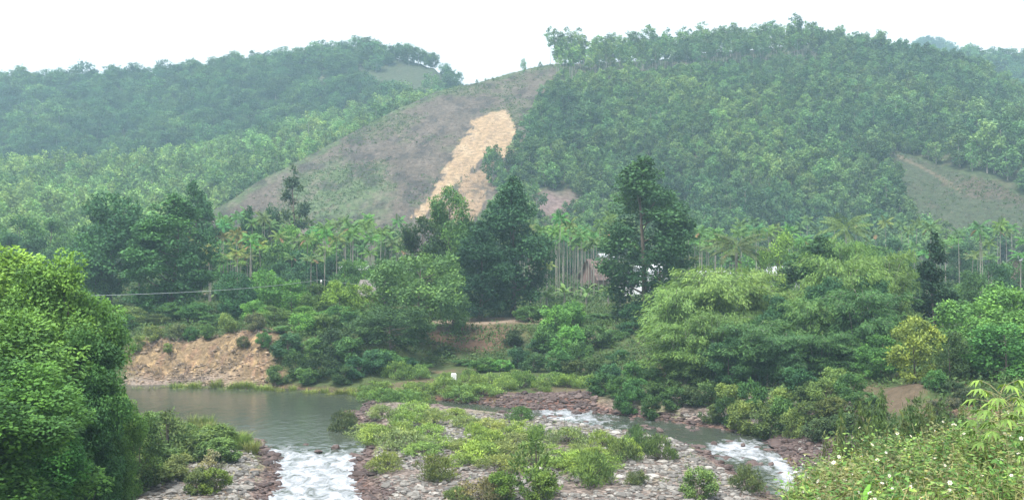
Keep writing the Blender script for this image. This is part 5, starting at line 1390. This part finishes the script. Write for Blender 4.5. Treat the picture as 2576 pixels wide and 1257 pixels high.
# loose grass and dry stems between the weeds
n = 11000; y_ = rs.uniform(13, 27, n); x_ = rs.uniform(2.5, 11.5, n); ok = (x_ < .47 * y_ + 1.5) & (x_ > .25 * y_); x_, y_ = x_[ok], y_[ok]; n = len(x_); z_ = H(x_, y_)
a = rs.uniform(0, 6.28, n); hh = rs.uniform(.25, 1.25, n)[:, None]; d = np.stack([np.cos(a), np.sin(a), a * 0], 1); S = np.stack([-d[:, 1], d[:, 0], a * 0], 1) * .007; sp = rs.uniform(.2, 1.0, n)[:, None]
P0 = np.stack([x_, y_, z_ - .03], 1); P1 = P0 + d * hh * sp * .35 + [0, 0, 1] * hh * .6; P2 = P0 + d * hh * sp + [0, 0, 1] * hh * (1 - sp * .4)
V = np.stack([P0 - S, P0 + S, P1 + S, P1 - S, P2], 1).reshape(-1, 3); b = np.arange(n)[:, None] * 5; tt = rs.uniform(0, 1, n)
mb = MB(); mb.add(V, b + np.array([0, 1, 2, 3]), 0, tt); mb.S[-1] = mb.S[-1]; 
mb.L.append((b + np.array([3, 2, 4])).ravel()); mb.S.append(np.full(n, 3)); mb.M.append(np.zeros(n, int)); mb.T.append(tt)
M_GR = leaf_mat('bank_grass', (.10, .16, .04), (.19, .25, .07), (.42, .36, .18), use_obj=False, trans=.25)
stuff('bank_grass', mb.mesh('bank_grass', [M_GR]), 'green and dry grass between the flowering weeds', 'grass')

# cassava like plant with palmate leaves at the right edge
def palmate(seed, nl, h):
    r = np.random.default_rng(seed); sb = MB(); lb = MB()
    tube(sb, [[0, 0, -.1], [.03, 0, h * .5], [0, .03, h]], [.022, .018, .010], 6, 0, .3)
    for i in range(nl):
        a = i * 2.4; f = i / nl; L = .38 + .1 * r.uniform(); el = .9 - 1.1 * f; z0 = h * (1 - .45 * f)
        e_ = np.array([math.cos(a) * L * math.cos(el * .6), math.sin(a) * L * math.cos(el * .6), z0 + L * math.sin(el) * .7])
        tube(sb, [[0, 0, z0], (np.array([0, 0, z0]) + e_) / 2 + [0, 0, .04], e_], [.006, .005, .004], 4, 0, .8, cap=False)
        out_ = np.array([math.cos(a), math.sin(a), 0])
        for j in range(7):
            b_ = a + (j - 3) * .50; D = np.array([math.cos(b_), math.sin(b_), -.45 + .1 * r.normal()]); Lj = (.30 - .035 * abs(j - 3)) * r.uniform(.9, 1.1)
            D = unit(D); S_ = unit(np.cross(D, [0, 0, 1])) * .032; p0 = e_; p1 = e_ + D * Lj * .5 + [0, 0, .02]; p2 = e_ + D * Lj + [0, 0, -.05]
            lb.add([p0, p1 + S_, p2, p1 - S_], [(0, 1, 2, 3)], 0, np.clip(r.normal(.6 - .3 * f, .12), 0, 1))
    return sb.mesh('palmate_stem', [M_STEM], True), lb.mesh('palmate_leaves', [M_LEAF])
def palm_plant(x_, y_, top, seed, label, nl=16):
    zg = h1(x_, y_); zt = CZ + (HOR - top) / F * y_; h = zt - zg - .12
    sb, lb = palmate(seed, nl, h); e = bpy.data.objects.new('palmate_plant', None); COL.objects.link(e); e.location = (x_, y_, zg); link('stem', sb, e); o = link('leaves', lb, e); o.color = (.20, .33, .08, 1)
    tag(e, label, 'plant', 'broad palmate leaved plants')
x_, y_ = XY(2515, 19.5); palm_plant(x_, y_, 968, 801, 'tall bright plant with drooping palmate leaves at the right edge', 26)
x_, y_ = XY(2545, 20.5); palm_plant(x_, y_, 1000, 802, 'lower palmate leaved plant right behind the tall bright one', 20)
# two broad blade leaves sticking up at the lower left of the weeds
def blade(x_, y_, L, tilt, az, label):
    mb = MB(); s = np.linspace(0, 1, 9); w = .055 * np.sin(np.clip(s * .9 + .1, 0, 1) * math.pi) ** .7; ang = tilt - .9 * s ** 1.5
    dx = np.cumsum(np.cos(ang)) * L / 9; dz = np.cumsum(np.sin(ang)) * L / 9; d_ = np.array([math.cos(az), math.sin(az), 0]); S_ = np.array([-d_[1], d_[0], 0])
    C_ = dx[:, None] * d_ + dz[:, None] * np.array([0, 0, 1]); V = np.concatenate([C_ - S_ * w[:, None] + [0, 0, .01], C_, C_ + S_ * w[:, None] + [0, 0, .01]])
    f = []
    for j in range(8): f += [[j, j + 1, 9 + j + 1, 9 + j], [9 + j, 9 + j + 1, 18 + j + 1, 18 + j]]
    mb.add(V, f, 0, .6); o = link('broad_leaf', mb.mesh('broad_leaf', [M_LEAF], True), None, (x_, y_, h1(x_, y_) + .3)); o.color = (.12, .30, .05, 1); tag(o, label, 'leaf', 'broad blade leaves')
x_, y_ = XY(2150, 16); blade(x_, y_, .75, .75, math.radians(172), 'broad green blade leaf arching left over the stream, at the edge of the weeds')
x_, y_ = XY(2165, 16.5); blade(x_, y_, .75, 1.5, math.radians(40), 'upright broad green blade leaf beside the arching one')

# leggy saplings behind the weeds
for s in range(2): tree_proto('sapling', 900 + s, 4.2, 1.0, .30, 20, 3600, .17, .05, prof_umb, trunk=.028, limbs=10, br=(.3, .5), sub=4, jit=.5, hang=.2)
KINDNAME['sapling'] = 'sapling'; CAT['sapling'] = 'sapling'
sp_ = [(2095, 36, 1075, 70), (2135, 40, 1050, 70), (2170, 42, 1025, 75), (2205, 38, 1040, 70), (2240, 44, 1000, 80), (2270, 40, 1025, 75), (2300, 42, 1010, 80), (2330, 38, 1030, 70), (2365, 44, 1020, 70), (2400, 40, 1050, 70), (2255, 34, 1060, 80), (2185, 33, 1085, 70), (2440, 42, 1040, 70)]
for i, (u, Y, top, w) in enumerate(sorted(sp_)):
    place('sapling', u, Y, ORD[i] + ' leggy sapling from the left, behind the flowering weeds', 'leggy saplings behind the weeds', (.085, .14, .05) if i % 3 else (.12, .15, .06), top=top - 12, w=w * 1.1)
# ------------------------------------------------------------------ haze
HAZE = 0.00046
m, nt, out = new_mat('haze_air')
pv = N_(nt, 'ShaderNodeVolumePrincipled'); pv.inputs['Density'].default_value = HAZE
pv.inputs['Color'].default_value = (.56, .82, 1.0, 1); pv.inputs['Anisotropy'].default_value = 0.0
nt.links.new(pv.outputs[0], out.inputs['Volume'])
x0, x1, y0, y1, z0, z1 = -1800, 1800, -40, 1850, -22, 215
V = [(a, b, c) for a in (x0, x1) for b in (y0, y1) for c in (z0, z1)]
Fq = [(0, 1, 3, 2), (4, 6, 7, 5), (0, 4, 5, 1), (2, 3, 7, 6), (0, 2, 6, 4), (1, 5, 7, 3)]
mb = MB(); mb.add(V, Fq)
hz_ = link('haze', mb.mesh('haze', [m])); hz_['kind'] = 'stuff'
